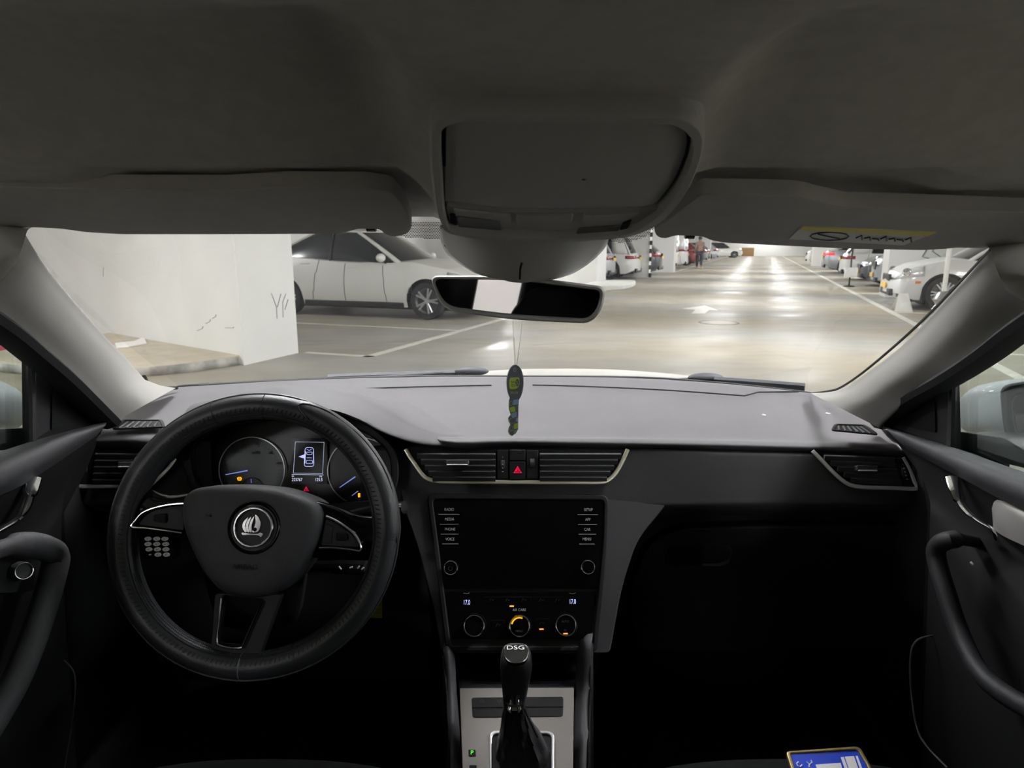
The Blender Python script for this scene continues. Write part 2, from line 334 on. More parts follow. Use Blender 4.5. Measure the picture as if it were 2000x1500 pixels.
# ceiling lamps in two rows
tubes = []
for i in range(16):
    u = min(-12 + i * 7.0, 92)  # end pair added close to the far wall to brighten it
    for k, v in enumerate((-1.45, 1.2)):
        t = thing('ceiling_lamp', 'white fluorescent ceiling lamp over the aisle', 'ceiling lamp', GA(u, v, 2.72), group='fluorescent lamps in two rows over the aisle')
        gbox(u - .62, u + .62, v - .16, v + .16, 2.70, 2.75, 'housing', 'lamp_metal', t, bevel=.01)
        b = B()
        for s_ in (-.075, .075): b.tube([GA(u - .58, v + s_, 2.64), GA(u + .58, v + s_, 2.64)], .06, 10)
        b.build('tube', MT['tube_light'], t)
for i in range(11):  # unseen bay rows, offset so one lamp lights the pillar block face
    u = 2.2 + (i - 1) * 9.0
    for v in (-8, 5.6):
        if v < 0 and i == 2: u, v = 7.9, -10.4  # unseen lamp added over the empty bay to brighten the sedan side
        t = thing('ceiling_lamp', 'unseen white fluorescent ceiling lamp over the parking bays', 'ceiling lamp', GA(u, v, 2.72), group='fluorescent lamps over the parking bays')
        gbox(u - .62, u + .62, v - .16, v + .16, 2.70, 2.75, 'housing', 'lamp_metal', t, bevel=.01)
        b = B()
        for s_ in (-.075, .075): b.tube([GA(u - .58, v + s_, 2.64), GA(u + .58, v + s_, 2.64)], .06, 10)
        b.build('tube', MT['bay_tube_light'], t)
# ================================================================ PARKED CARS
def sm(a, b, t): t = max(0, min(1, (t - a) / (b - a))) if b != a else float(t > a); return t * t * (3 - 2 * t)
def lerp(P, x):
    for (x0, y0), (x1, y1) in zip(P, P[1:]):
        if x <= x1:
            t = 0 if x1 == x0 else max(0, (x - x0) / (x1 - x0)); t = t * t * (3 - 2 * t) * .5 + t * .5; return y0 + (y1 - y0) * t
    return P[-1][1]
SPEC = dict(
 sedan=dict(L=4.62, W=1.80, wb=2.86, wr=.325, sh=[(-2.31, .80), (-2.2, 1.02), (-1.7, 1.08), (-1.3, 1.06), (0, .98), (.8, .96), (1.15, .98), (1.9, .86), (2.2, .74), (2.31, .60)], g=(-1.85, -.95, .0, .92), roof=1.53),
 suv=dict(L=4.55, W=1.82, wb=2.67, wr=.35, sh=[(-2.27, .78), (-2.2, .95), (-1.2, .99), (0, 1.0), (.9, 1.02), (1.3, 1.08), (2.0, 1.0), (2.2, .88), (2.27, .7)], g=(-2.1, -1.75, .2, 1.05), roof=1.66),
 crossover=dict(L=4.36, W=1.8, wb=2.63, wr=.34, sh=[(-2.18, .82), (-2.1, 1.02), (-1.2, 1.02), (0, .98), (.9, .97), (1.25, .99), (1.8, .88), (2.0, .80), (2.12, .70), (2.18, .58)], g=(-2.0, -1.6, .15, 1.0), roof=1.56),
 hatch=dict(L=4.2, W=1.78, wb=2.55, wr=.32, sh=[(-2.1, .8), (-2.03, 1.0), (-1, 1.0), (0, .96), (1, .98), (1.7, .9), (2.0, .76), (2.1, .6)], g=(-1.95, -1.45, .2, 1.05), roof=1.5),
 van=dict(L=4.9, W=1.9, wb=3.0, wr=.34, sh=[(-2.45, .95), (-2.42, 1.15), (0, 1.12), (1.3, 1.12), (1.6, 1.1), (2.2, .95), (2.45, .7)], g=(-2.43, -2.38, .9, 1.65), roof=1.95))
def make_car(kind, paint, label, loc, rz, spokes=5, lit=False, detail=True, group=None, plate='plate_yellow'):
    s = SPEC[kind]; L, W, wb, wr, sh, (g0, g1, g2, g3), rf = s['L'], s['W'], s['wb'], s['wr'], s['sh'], s['g'], s['roof']
    t = thing('car', label, 'car', loc, rz, group); PM = MT[paint]; h2 = L / 2
    ax = (-wb / 2 - .02, wb / 2 + .05); R = wr + .055; zc = wr
    def hw(x):
        e = abs(x) / h2; return W / 2 * (1 - .13 * max(0, (e - .55) / .45) ** 2.2 - .16 * max(0, (e - .93) / .07) ** 2)
    def zb(x):
        z = .2 + .12 * sm(h2 - .35, h2, abs(x))
        for a in ax:
            if abs(x - a) < R: z = max(z, zc + math.sqrt(R * R - (x - a) ** 2))
        return z
    xs = sorted(set([-h2 + L * i / 56 for i in range(57)] + [a + R * math.cos(math.pi * k / 12) for a in ax for k in range(13)] + [a + sg * (R + .002) for a in ax for sg in (-1, 1)] + [h2 - .06, h2 - .02, -h2 + .06, -h2 + .02]))
    T = (0, .12, .3, .5, .7, .85, .95, 1)
    def ysurf(x, z):
        sd = side(x, 1)
        for p, q in zip(sd, sd[1:]):
            if z <= q.z: return p.y + (q.y - p.y) * max(0, (z - p.z) / max(1e-6, q.z - p.z))
        return sd[-1].y
    def side(x, sg):
        z0, z1 = zb(x), lerp(sh, x); out = []
        for q in T:
            z = z0 + (z1 - z0) * q; zz = (z - .2) / (z1 - .2)
            y = hw(x) * (.955 + .045 * math.sin(math.pi * min(1, zz * 1.15)) - .05 * sm(.8, 1.05, zz) - .03 * (1 - sm(0, .2, zz)))
            out.append(V((x, sg * y, z)))
        return out
    b = B()
    for sg in (-1, 1): b.grid([side(x, sg) for x in xs])
    deck = []
    for x in xs:
        z1 = lerp(sh, x); y1 = side(x, 1)[-1].y; cr_ = .045 if (x > g3 - .1 or x < g0 + .1) else 0.0
        deck.append([V((x, y1 * q, z1 + cr_ * (1 - q * q) ** .6)) for q in (-1, -.9, -.7, -.35, 0, .35, .7, .9, 1)])
    b.grid(deck)
    for x in (xs[0], xs[-1]):
        a, c = side(x, -1), side(x, 1); sgn = 1 if x > 0 else -1
        b.grid([[p.lerp(q, k / 6) + V((sgn * .10 * math.sin(math.pi * k / 6) ** .6, 0, 0)) for k in range(7)] for p, q in zip(a, c)])
    b.build('body', PM, t, local=True, angle=30)
    b = B()                                                            # dark underside and wheel wells
    b.box((0, 0, .24), (L * .88, W * .86, .16)); 
    for a in ax: b.box((a, 0, .45), (R * 2 - .02, W * .80, .45))
    b.build('underbody', MT['black_trim'], t, local=True)
    # glasshouse
    zbelt = lambda x: lerp(sh, x) - .02
    def gh(k):                                                       # k 0 belt .. 1 roof
        kk = math.sin(k * math.pi / 2) if 0 else k
        xr = g0 + (g1 - g0) * k ** 1.15; xf = g3 + (g2 - g3) * k ** 1.1
        return xr, xf
    rows = []; K = (0, .25, .5, .75, .93, 1)
    wbt, wtp = W / 2 * .905, W / 2 * .69
    def loop(k, grow=0):
        xr, xf = gh(k); hwid = wbt + (wtp - wbt) * k ** 1.2 + grow; out = []
        for i in range(15): x = xr + (xf - xr) * i / 14; out.append(V((x, hwid * (1 - .07 * abs(i / 7 - 1) ** 3), (zbelt(x)) * (1 - k) + (rf - .05 * abs((i - 7.5) / 7.5) ** 2) * k)))
        for i in range(1, 6): a = out[14]; f_ = 1 - i / 3; out.append(V((a.x + .14 * (1 - f_ * f_) * (1 - .3 * k), a.y * f_, a.z + .01 * (1 - f_ * f_) + (0 if k else .045 * (1 - f_ * f_))))) if i < 6 else 0
        for i in range(14, -1, -1): x = out[i]; out.append(V((x.x, -x.y, x.z)))
        a = out[0]
        for i in range(1, 6): f_ = 1 - i / 3; out.append(V((a.x - .12 * (1 - f_ * f_) * (1 - .3 * k), -a.y * f_, a.z)))
        return out
    rows = [loop(k) for k in K]; b = B(); b.grid(rows, cu=True); b.build('glass', MT['car_glass'], t, local=True, angle=50)
    b = B(); tp = loop(1, .012); n = len(tp)                             # roof skin
    cpt = V(((g1 + g2) / 2, 0, rf + .045))
    rr = [[V((p.x, p.y, p.z - .03)) for p in tp]] + [[cpt.lerp(p, f_) + V((0, 0, 0)) + V((0, 0, (cpt.z - p.z) * 0)) for p in tp] for f_ in (1, .95, .8, .5, .02)]
    for row, f_ in zip(rr[1:], (1, .95, .8, .5, .02)):
        for i in range(n): row[i].z = tp[i].z + .012 + (cpt.z - tp[i].z) * (1 - f_ ** 2.2)
    b.grid(rr, cu=True); b.build('roof', PM, t, local=True, angle=50)
    def edge(i): return [loop(k, .004)[i] for k in K]
    N = 15; idx = {'f1': 14, 'f2': 20, 'r1': 0, 'r2': 34}
    for key, i in idx.items():
        b = B(); b.tube(edge(i), [.07, .06, .05, .045, .045, .045], 8, flat=.6); b.build('pillar_post', PM, t, local=True)
    if kind in ('suv', 'hatch', 'van', 'crossover'):
        for sg in (1, -1):
            b = B(); i0 = 3 if kind == 'suv' else 2
            A_ = [loop(k, .006) for k in K]; jj = [0, i0] if sg > 0 else [34, 34 - i0]
            b.grid([[A_[q][j] for q in range(len(K))] for j in range(min(jj), max(jj) + 1)]); b.build('quarter_panel', PM, t, local=True, thick=.01)
    for sg in (1, -1):
        b = B(); iB = (7 if sg > 0 else 27); b.tube(edge(iB), .035, 6, flat=.5); b.build('door_post', MT['black_trim'], t, local=True)
        b = B(); b.tube([loop(0, .006)[i] + V((0, 0, .01)) for i in (range(0, 15) if sg > 0 else range(34, 19, -1))], .012, 6); b.build('window_trim', MT['chrome'], t, local=True)
    # wheels
    for a in ax:
        for sg in (-1, 1):
            c = V((a, sg * (W / 2 - .12), wr)); y = V((0, sg, 0))
            b = B(); b.lathe(c, y, [(wr * .66, -.09), (wr * .95, -.1), (wr, -.07), (wr, .07), (wr * .95, .1), (wr * .68, .095), (wr * .66, .05)], 28); w_ = b.build('wheel', MT['tyre'], t, local=True)
            b = B(); b.lathe(c, y, [(wr * .72, .085), (wr * .69, .092), (wr * .64, .06), (wr * .62, .03)], 24)
            b.lathe(c, y, [(.001, .085), (wr * .15, .085), (wr * .17, .06)], 12)
            if detail:
                for k in range(spokes):
                    an = 2 * math.pi * k / spokes
                    for dd in (-.16, .16):
                        b.tube([c + y * .075 + V((math.cos(an), 0, math.sin(an))) * wr * .12, c + y * .085 + V((math.cos(an + dd), 0, math.sin(an + dd))) * wr * .68], [.022, .016], 6)
            b.build('wheel_rim', MT['rim'], w_, local=True)
            b = B(); b.lathe(c, y, [(wr * .64, .02), (0, .022)], 16); b.build('wheel_disc', MT['seam'], w_, local=True)
    # lamps, plates, grille, mirrors
    nose = h2; 
    for sg in (-1, 1):
        zl = lerp(sh, nose - .28) - .12
        b = B(); P = []
        for i in range(7):
            x = nose - .0 - .075 * i; hh = .085 if kind not in ('suv', 'crossover') else .12
            P.append([V((x + (.06 if i == 0 else 0), sg * (ysurf(x, min(zl + .012 * i + dz, lerp(sh, x) - .02)) + .008 - (0.2 if i == 0 else 0)), min(zl + .012 * i + dz, lerp(sh, x) - .015))) for dz in (-hh, -.03, hh * .6)])
        b.grid(P); h_ = b.build('headlight', MT['lamp_clear'], t, local=True, thick=.02)
        if kind in ('suv', 'crossover') and detail:
            yq = ysurf(nose - .2, zl); b = B(); b.lathe((nose - .16, sg * (yq + .0), zl + .02), (.6, sg * .8, 0), [(.085, 0), (.085, .03), (.065, .035), (.05, .02), (0, .03)], 20); b.build('projector_ring', MT['chrome'], h_, local=True)
            b = B(); b.box((nose - .35, sg * (ysurf(nose - .35, .55) + .004), .55), (.1, .015, .05)); b.build('side_marker', MT['amber'], t, local=True, bevel=.005)
        zt = lerp(sh, -h2 + .1) - .12; b = B(); P = []
        for i in range(6):
            x = -h2 + .0 + .07 * i; y = ysurf(x, zt)
            P.append([V((x - (.06 if i == 0 else .015), sg * (y + .008 - (.2 if i == 0 else 0)), zt + dz)) for dz in (-.06, 0, .06)])
        b.grid(P); b.build('tail_light', MT['tail_lit' if lit else 'tail_red'], t, local=True, thick=.02)
        xm = g3 - .25; b = B(); b.ball((xm, sg * (W / 2 + .07), lerp(sh, xm) + .09), (.07, .12, .075)); mo = b.build('side_mirror', PM, t, local=True)
        b = B(); b.tube([(xm, sg * (W / 2 - .1), lerp(sh, xm) + .0), (xm, sg * (W / 2 + .03), lerp(sh, xm) + .05)], .025, 6); b.build('mirror_foot', MT['black_trim'], mo, local=True)
        if detail:
            for xx, x2 in ((g2 + .62, g2 + .70), (-.15 if kind != 'van' else .5, -.15 if kind != 'van' else .5), (g1 + .25, g1 + .1)):
                P = []
                for q in range(8): z = .3 + (lerp(sh, xx) - .32) * q / 7; xq = xx + (x2 - xx) * (1 - q / 7); sd = side(xq, sg); i = min(range(8), key=lambda j: abs(sd[j].z - z)); P.append(V((xq, sd[i].y * 1.0 + sg * .001, sd[i].z)))
                b = B(); b.tube(P, .006, 5); b.build('door_seam', MT['seam'], t, local=True)
            for xx in (g2 + .0, g2 - 1.0):
                y = abs(side(xx, 1)[6].y); b = B(); b.tube([(xx - .1, sg * (y + .015), lerp(sh, xx) - .11), (xx + .1, sg * (y + .018), lerp(sh, xx) - .105)], .016, 6); b.build('door_handle', PM, t, local=True)
            y = abs(side(0, 1)[1].y); b = B(); b.box((0, sg * (y - .0), .24), (wb - 2 * R - .05, .05, .09)); b.build('sill_trim', MT['black_trim'], t, local=True, bevel=.01)
    b = B(); b.box((nose + .07, 0, .62 if kind != 'suv' else .72), (.05, W * .42, .14 if kind != 'suv' else .22)); b.build('grille', MT['black_trim'], t, local=True, bevel=.015)
    b = B(); b.box((nose + .05, 0, .33), (.08, W * .62, .14)); b.build('lower_grille', MT['black_trim'], t, local=True, bevel=.02)
    b = B(); b.box((-nose - .04, 0, .32), (.08, W * .7, .16)); b.build('rear_bumper_trim', MT['black_trim'], t, local=True, bevel=.02)
    for sg in (-1, 1):
        b = B(); b.box((sg * (nose + .118), 0, .46 if sg > 0 else .78), (.015, .5, .11)); b.build('licence_plate', MT[plate], t, local=True, bevel=.004)
    return t
def place(kind, paint, label, u, v, yaw_deg, **k):                     # yaw: 0 nose along +u; +90 nose toward -v
    P = GA(u, v); return make_car(kind, paint, label, P, math.pi / 2 - AZ + math.radians(yaw_deg), **k)
place('sedan', 'car_white', 'white four-door sedan with alloy wheels parked beyond the large pillar block', 11.15, -6.84, -90, spokes=5)
place('suv', 'car_silver', 'silver crossover with yellow plate parked tail out right of the mirror', 24.35, -7.4, 90)
place('suv', 'car_white', 'white crossover with slim red tail lights beside the silver crossover', 26.65, -6.85, 90, plate='plate_yellow')
place('hatch', 'car_dark', 'dark hatchback behind the wall with the striped edge guard', 30.2, -6.3, 90)
place('van', 'car_white', 'white van with a tall body parked first after the wall end', 36.0, -6.6, 90)
place('van', 'car_pearl', 'second white van partly hidden by the walking person', 39.6, -6.5, 90)
place('hatch', 'car_red', 'dark red hatchback just beyond the walking person', 46.5, -6.0, 90, detail=False)
place('sedan', 'car_grey', 'grey saloon in the distant row after the red hatchback', 52.5, -6.2, 90, detail=False)
place('hatch', 'car_dark', 'small dark car far along the row of vans', 58, -6.2, 90, detail=False)
place('hatch', 'car_silver', 'distant silver car near the far end of the row of vans', 66, -6.0, 90, detail=False)
place('suv', 'car_white', 'distant white car nosing out near the far wall', 78.5, -4.4, -75, detail=False)
place('crossover', 'car_pearl', 'pearl white crossover with chrome lamps nosing toward the aisle by the pillar trim', 16.05, 4.75, 90, spokes=6, plate='plate_yellow')
place('suv', 'car_silver', 'silver crossover parked between the scribbled wall and the floor sign', 21.6, 5.35, 90, spokes=6)
place('hatch', 'car_dark', 'black car nose seen beside the silver crossover and the scribbled wall', 24.4, 5.15, 90)
place('suv', 'car_white', 'white car with red tail lights beyond the post sign', 28.8, 5.2, -90)
place('sedan', 'car_silver', 'silver saloon with a glowing red tail light', 36.2, 5.2, -90, lit=True)
place('suv', 'car_white', 'far white car facing the aisle before the narrow far pillar', 51, 5.2, 90, detail=False)
place('hatch', 'car_pearl', 'pale hatchback one bay past the silver saloon', 41.5, 5.4, 90, detail=False)
# walking person in a grey-brown jacket
def person():
    c = GA(39.4, -3.3); t = thing('person', 'person in a grey brown jacket and dark trousers walking away past the vans', 'person', c)
    d = GA(1, -.1).normalized(); r = V((d.y, -d.x, 0)); H = lambda f_, s_, z: c + d * f_ + r * s_ + V((0, 0, z))
    J = {'pelvis': (0, 0, .95, .14), 'belly': (0, 0, 1.1, .15), 'chest': (.02, 0, 1.35, .17), 'neck': (.03, 0, 1.5, .07), 'headb': (.04, 0, 1.58, .09), 'head': (.04, 0, 1.68, .095),
         'hl': (0, -.1, .9, .1), 'kl': (.2, -.11, .5, .07), 'al': (.22, -.11, .1, .045), 'tl': (.36, -.11, .05, .04), 'hr': (0, .1, .9, .1), 'kr': (.02, .11, .5, .07), 'ar': (-.25, .11, .16, .045), 'tr': (-.14, .11, .05, .04),
         'sl': (.02, -.19, 1.42, .07), 'el': (-.1, -.24, 1.14, .05), 'wl': (.04, -.25, .92, .035), 'fl': (.08, -.25, .82, .03), 'sr': (.02, .19, 1.42, .07), 'er': (.08, .24, 1.14, .05), 'wr': (.26, .24, 1.0, .035), 'fr': (.34, .24, .95, .03)}
    E_ = [('pelvis', 'belly'), ('belly', 'chest'), ('chest', 'neck'), ('neck', 'headb'), ('headb', 'head'), ('pelvis', 'hl'), ('hl', 'kl'), ('kl', 'al'), ('al', 'tl'), ('pelvis', 'hr'), ('hr', 'kr'), ('kr', 'ar'), ('ar', 'tr'), ('chest', 'sl'), ('sl', 'el'), ('el', 'wl'), ('wl', 'fl'), ('chest', 'sr'), ('sr', 'er'), ('er', 'wr'), ('wr', 'fr')]
    def skin_mesh(name, keys, m_, grow=0, root='pelvis'):
        ks = [k for k in J if k in keys]; me = bpy.data.meshes.new(name); me.from_pydata([H(*J[k][:3]) for k in ks], [(ks.index(a), ks.index(b_)) for a, b_ in E_ if a in ks and b_ in ks], [])
        me.materials.append(MT[m_]); o = bpy.data.objects.new(name, me); COL.objects.link(o); put(o, t)
        o.modifiers.new('skin', 'SKIN'); 
        for i, k in enumerate(ks): me.skin_vertices[0].data[i].radius = (J[k][3] + grow,) * 2
        me.skin_vertices[0].data[0].use_root = True; o.modifiers.new('s', 'SUBSURF').render_levels = 1; return o
    skin_mesh('body', set(J), 'skin')
    skin_mesh('jacket', {'belly', 'chest', 'sl', 'el', 'wl', 'sr', 'er', 'wr'}, 'jacket', .02)
    skin_mesh('trousers', {'pelvis', 'hl', 'kl', 'al', 'hr', 'kr', 'ar'}, 'trousers', .02)
    b = B(); b.ball(H(.03, 0, 1.7), (.11, .11, .12)); b.build('hair', MT['hair_dark'], t)
    for a_, s_ in ((.3, -.11), (-.18, .11)): b = B(); b.ball(H(a_, s_, .05), (.14, .1, .05)); b.build('shoe', MT['shoe_white'], t)
person()
# things standing by the cars
c = GA(92, -1.6); t = thing('crate', 'brown cardboard box on the floor at the far end of the aisle', 'box', c)
gbox(91.5, 92.5, -2.5, -1.0, 0, 1.0, 'box_body', 'crate_brown', t, bevel=.03); gbox(91.49, 92.51, -2.5, -1.0, 1.0, 1.06, 'lid', 'crate_brown', t, bevel=.02)
c = GA(15.0, 2.66); t = thing('floor_sign', 'small white folding floor sign at the pearl crossover bumper', 'floor sign', c)
for sg in (-1, 1):
    b = B(); A_ = GA(15 + sg * .2, 2.66); T_ = GA(15, 2.66, .34)
    b.prism([A_ + GA(0, -.16), A_ + GA(0, .16), T_ + GA(0, .08), T_ + GA(0, -.08)], GA(.015, 0)); b.build('panel', MT['white_paint'], t, bevel=.004)
c = GA(14.2, 3.16); t = thing('steel_post', 'slim white post on a round chrome base beside the pearl crossover', 'post', c)
b = B(); b.tube([c, c + V((0, 0, 1.35))], .04, 10); b.build('pole', MT['white_paint'], t)
b = B(); b.lathe(c, (0, 0, 1), [(.0, 0), (.15, 0), (.17, .1), (.12, .2), (.17, .3), (.1, .42), (.05, .45)], 20); b.build('base', MT['steel'], t)
b = B(); b.box(c + V((.0, 0, 1.3)), (.24, .1, .12)); b.build('head', MT['steel'], t, bevel=.02)
c = GA(23.4, 2.62); t = thing('barrier_post', 'thin dark post with a small framed plate beside the aisle line', 'post', c)
b = B(); b.tube([c, c + V((0, 0, 1.5))], .025, 8); b.build('pole', MT['black_trim'], t)
b = B(); b.box(c + V((0, -.03, .45)), (.4, .03, .3)); b.build('plate', MT['white_paint'], t, bevel=.004)
b = B(); b.lathe(c, (0, 0, 1), [(0, 0), (.16, 0), (.16, .03), (.03, .06)], 16); b.build('base', MT['black_trim'], t)
# ================================================================ CAR INTERIOR
Z0 = CAM.z
def L3(x, y, z): return V((x, y, Z0 + z))                              # relative to the eye

# ---- shell of the car we sit in
body = thing('car_shell', 'white body shell of the car the picture is taken in', 'car body', (0, 0, .4))
def hz(x, y):                                                          # headliner height
    z = lerp([(-1.6, .03), (-1.2, .09), (-.5, .118), (0, .116), (.3, .112), (.45, .102), (.62, .062), (.72, .05), (.88, .022)], y)
    dx = abs(x - .035) - .092; bump = 1 - sm(0, .045, dx)
    zc = min(z, lerp([(-2, .2), (.30, .112), (.463, .098), (.652, .026), (.70, .024), (.88, .032)], y))
    z += .014 * sm(.60, .63, y) * (1 - sm(.36, .42, abs(x))) + .034 * sm(.32, .44, y) * (1 - sm(.5, .62, y))
    z = z + (zc - z) * bump
    return z - .10 * sm(.46, .66, abs(x)) ** 1.5 * (1 - sm(.45, .7, y))
b = B(); ys = [-1.6, -1.3, -1, -.7, -.4, -.2, -.1] + [i * .0175 for i in range(0, 51)]
xs = [(-.64 + i * .02) for i in range(65)]
def yy(x, y): return y if y < .5 else .5 + (y - .5) * (1 - .36 * (abs(x) / .62) ** 2.5)
b.grid([[L3(x, yy(x, y), hz(x, yy(x, y))) for x in xs] for y in ys])
hl = b.build('headliner', MT['headliner'], None, angle=80); struct(hl, 'grey cloth headliner of the car', 'headliner')
b = B(); b.grid([[L3(x, y, .17 - .05 * sm(.4, .7, abs(x)) - .09 * sm(.3, .9, y) - .08 * sm(.8, 1.7, -y)) for x in [i * .1 - .7 for i in range(15)]] for y in [-1.75 + i * .133 for i in range(21)]])
b.build('roof_skin', MT['car_white'], body, thick=.01)
b = B(); b.box((0, 0.1, .28), (1.5, 3.4, .06)); b.build('floor_pan', MT['carpet'], body)
b = B(); b.box((0, 1.72, .55), (1.56, .05, .62)); b.build('firewall', MT['pitch'], body)
b = B(); b.box((0, -1.65, .70), (1.5, .06, .88)); b.build('rear_bulkhead', MT['seat_cloth'], body)
b = B(); b.loft([[L3(-.66, -1.55, .03), L3(0, -1.6, .05), L3(.66, -1.55, .03)], [L3(-.66, -1.62, -.02), L3(0, -1.67, 0), L3(.66, -1.62, -.02)]]); b.build('rear_header', MT['headliner'], body, thick=.03)
# own bonnet in front of the windscreen
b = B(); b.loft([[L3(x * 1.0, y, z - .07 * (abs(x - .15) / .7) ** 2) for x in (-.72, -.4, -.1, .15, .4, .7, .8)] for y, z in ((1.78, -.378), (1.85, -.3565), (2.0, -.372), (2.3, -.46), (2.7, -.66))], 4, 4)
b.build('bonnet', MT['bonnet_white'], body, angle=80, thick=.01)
b = B(); b.loft([[L3(x, y, z - .03 * (x / .7) ** 2) for x in (-.8, -.3, .3, .8)] for y, z in ((1.60, -.36), (1.7, -.375), (1.8, -.378))], 4, 2); b.build('cowl', MT['black_trim'], body, thick=.01)
# ---- A pillar trims
def pillar_trim(front, rear, top, label, sgn):
    # front / rear: px,py,depth lists from top to base
    t = thing('pillar_trim', label, 'pillar trim', U(*front[-1]))
    n = 14; f_ = [V(a) for a in cr([U(*q) for q in front], 6)]; r_ = [V(a) for a in cr([U(*q) for q in rear], 6)]
    def res(P, n):
        Ls = [0]
        for a, c in zip(P, P[1:]): Ls.append(Ls[-1] + (c - a).length)
        out = []
        for i in range(n + 1):
            s_ = Ls[-1] * i / n; j = min(range(len(Ls) - 1), key=lambda j: 0 if Ls[j] <= s_ <= Ls[j + 1] else 1); k = (s_ - Ls[j]) / max(1e-9, Ls[j + 1] - Ls[j]); out.append(P[j].lerp(P[j + 1], min(1, max(0, k))))
        return out
    A_, R_ = res(f_, n), res(r_, n); rows = []
    for a, c in zip(A_, R_):
        w_ = (c - a); side = (CAM - (a + c) / 2).normalized(); m1 = a.lerp(c, .26) + side * w_.length * .27; m2 = a.lerp(c, .52) + side * w_.length * .31
        inn = a - side * .03 + (a - c).normalized() * -.004
        rows.append([inn, a, a.lerp(c, .08) + side * w_.length * .09, m1, m2, a.lerp(c, .86) + side * w_.length * .11, c, c - side * .05])
    if top: rows[0] = [rows[0][0]] + [U(*q) for q in top] + [rows[0][-1]]
    R2 = [cr(r, 3) for r in rows]; b = B(); b.grid(R2); b.build('trim_panel', MT['pillar_trim'], t, angle=60)
    return t
lt = pillar_trim([(46, 452, .76), (100, 535, .90), (200, 652, 1.10), (252, 705, 1.24), (288, 745, 1.33), (343, 758, 1.42)],
                 [(-60, 590, .76), (0, 622, .85), (60, 672, .93), (120, 722, 1.01), (172, 778, 1.10), (212, 830, 1.18)], [(46, 452, .765), (36, 478, .775), (24, 502, .775), (10, 528, .77), (-12, 550, .765), (-60, 580, .76)], 'pale grey trim on the windscreen pillar by the driver door', -1)
rt = pillar_trim([(1938, 486, .76), (1850, 582, .90), (1762, 675, 1.06), (1690, 730, 1.17), (1640, 762, 1.27), (1583, 768, 1.38)],
                 [(2050, 588, .76), (2002, 626, .82), (1900, 692, .90), (1830, 742, .99), (1770, 785, 1.07), (1718, 836, 1.16)], [(1938, 486, .765), (1948, 515, .775), (1960, 545, .775), (1975, 566, .77), (2005, 585, .765), (2050, 596, .76)], 'pale grey trim on the windscreen pillar by the passenger door', 1)
# headliner corners above the pillars
def corner(R, s_, label):
    b = B(); b.loft([[U(*q) for q in r] for r in R], 5, 5); o = b.build('headliner_corner', MT['headliner'], None, angle=80); struct(o, label, 'headliner'); return o
corner([[(-160, 436, .80), (-40, 436, .80), (20, 438, .80), (66, 444, .80)], [(-160, 440, .74), (-60, 450, .75), (0, 446, .755), (54, 450, .762)], [(-160, 540, .735), (-60, 530, .745), (-5, 512, .752), (43, 484, .762)], [(-160, 640, .72), (-70, 590, .735), (-10, 560, .75), (32, 512, .762)]], -1, 'grey headliner corner above the driver side pillar')
corner([[(2150, 466, .80), (2060, 470, .80), (1990, 474, .80), (1925, 484, .80)], [(2150, 470, .74), (2070, 478, .75), (2000, 480, .755), (1934, 487, .762)], [(2150, 560, .735), (2080, 556, .745), (2006, 545, .752), (1948, 530, .762)], [(2150, 660, .72), (2080, 622, .735), (2012, 594, .75), (1966, 568, .762)]], 1, 'grey headliner corner above the passenger side pillar')
# ---- windscreen
ws = thing('windscreen', 'clear windscreen glass between the pillars', 'windscreen', L3(0, 1.6, -.33))
b = B()
b.loft([[V((x, .93 - .10 * (x / .62) ** 2, Z0 + .035 - .012 * (x / .62) ** 2)) for x in (-.64, -.4, -.15, .15, .4, .64)], [V((x * 1.19, 1.66 - .13 * (x / .62) ** 2, Z0 - .335)) for x in (-.64, -.4, -.15, .15, .4, .64)]], 5, 8)
b.build('glass_pane', MT['windscreen'], ws, angle=80)
b = B(); b.tube(cr([U(281, 736, 1.325), U(289, 748, 1.36), U(312, 756.5, 1.42), U(345, 757.5, 1.47)], 5), .0048, 8, flat=.8); b.build('rubber_seal', MT['seal'], ws)
b = B(); b.tube(cr([U(1586, 768, 1.44), U(1618, 764, 1.34), U(1645, 755, 1.28), U(1700, 716, 1.19), U(1800, 628, 1.03), U(1936, 487, .80)], 5), .0022, 6); b.build('rubber_seal', MT['seal'], ws)
P = [(345, 755), (550, 744), (720, 737.5), (865, 735.5), (1000, 736), (1250, 738), (1400, 748), (1500, 758), (1586, 768)]
b = B(); R = [ZP(x, y, -.322) for x, y in P]; b.grid([[p + V((0, .0, 0)) for p in cr(R, 4)], [p + V((0, .035, -.004)) for p in cr(R, 4)]]); b.build('black_band', MT['seal'], ws, thick=.003)
# dotted black print beside the mirror foot
def frit(poly, d):
    b = B(); xs_ = [p[0] for p in poly]; ys_ = [p[1] for p in poly]
    def ins(x, y):
        c = False
        for (x0, y0), (x1, y1) in zip(poly, poly[1:] + poly[:1]):
            if (y0 > y) != (y1 > y) and x < (x1 - x0) * (y - y0) / (y1 - y0) + x0: c = not c
        return c
    y = min(ys_); k = 0
    while y < max(ys_):
        x = min(xs_) + (k % 2) * 1.6
        while x < max(xs_):
            if ins(x, y): b.poly([U(x + 1.15 * math.cos(a * math.pi / 3), y + 1.15 * math.sin(a * math.pi / 3), d) for a in range(6)])
            x += 3.2
        y += 2.8; k += 1
    b.build('frit_print', MT['seal'], ws, kind='stuff')
frit([(760, 435), (870, 435), (866, 466), (830, 466), (790, 463), (775, 457)], .885)
frit([(1180, 440), (1282, 440), (1274, 450), (1262, 462), (1240, 470), (1215, 474), (1180, 472)], .885)
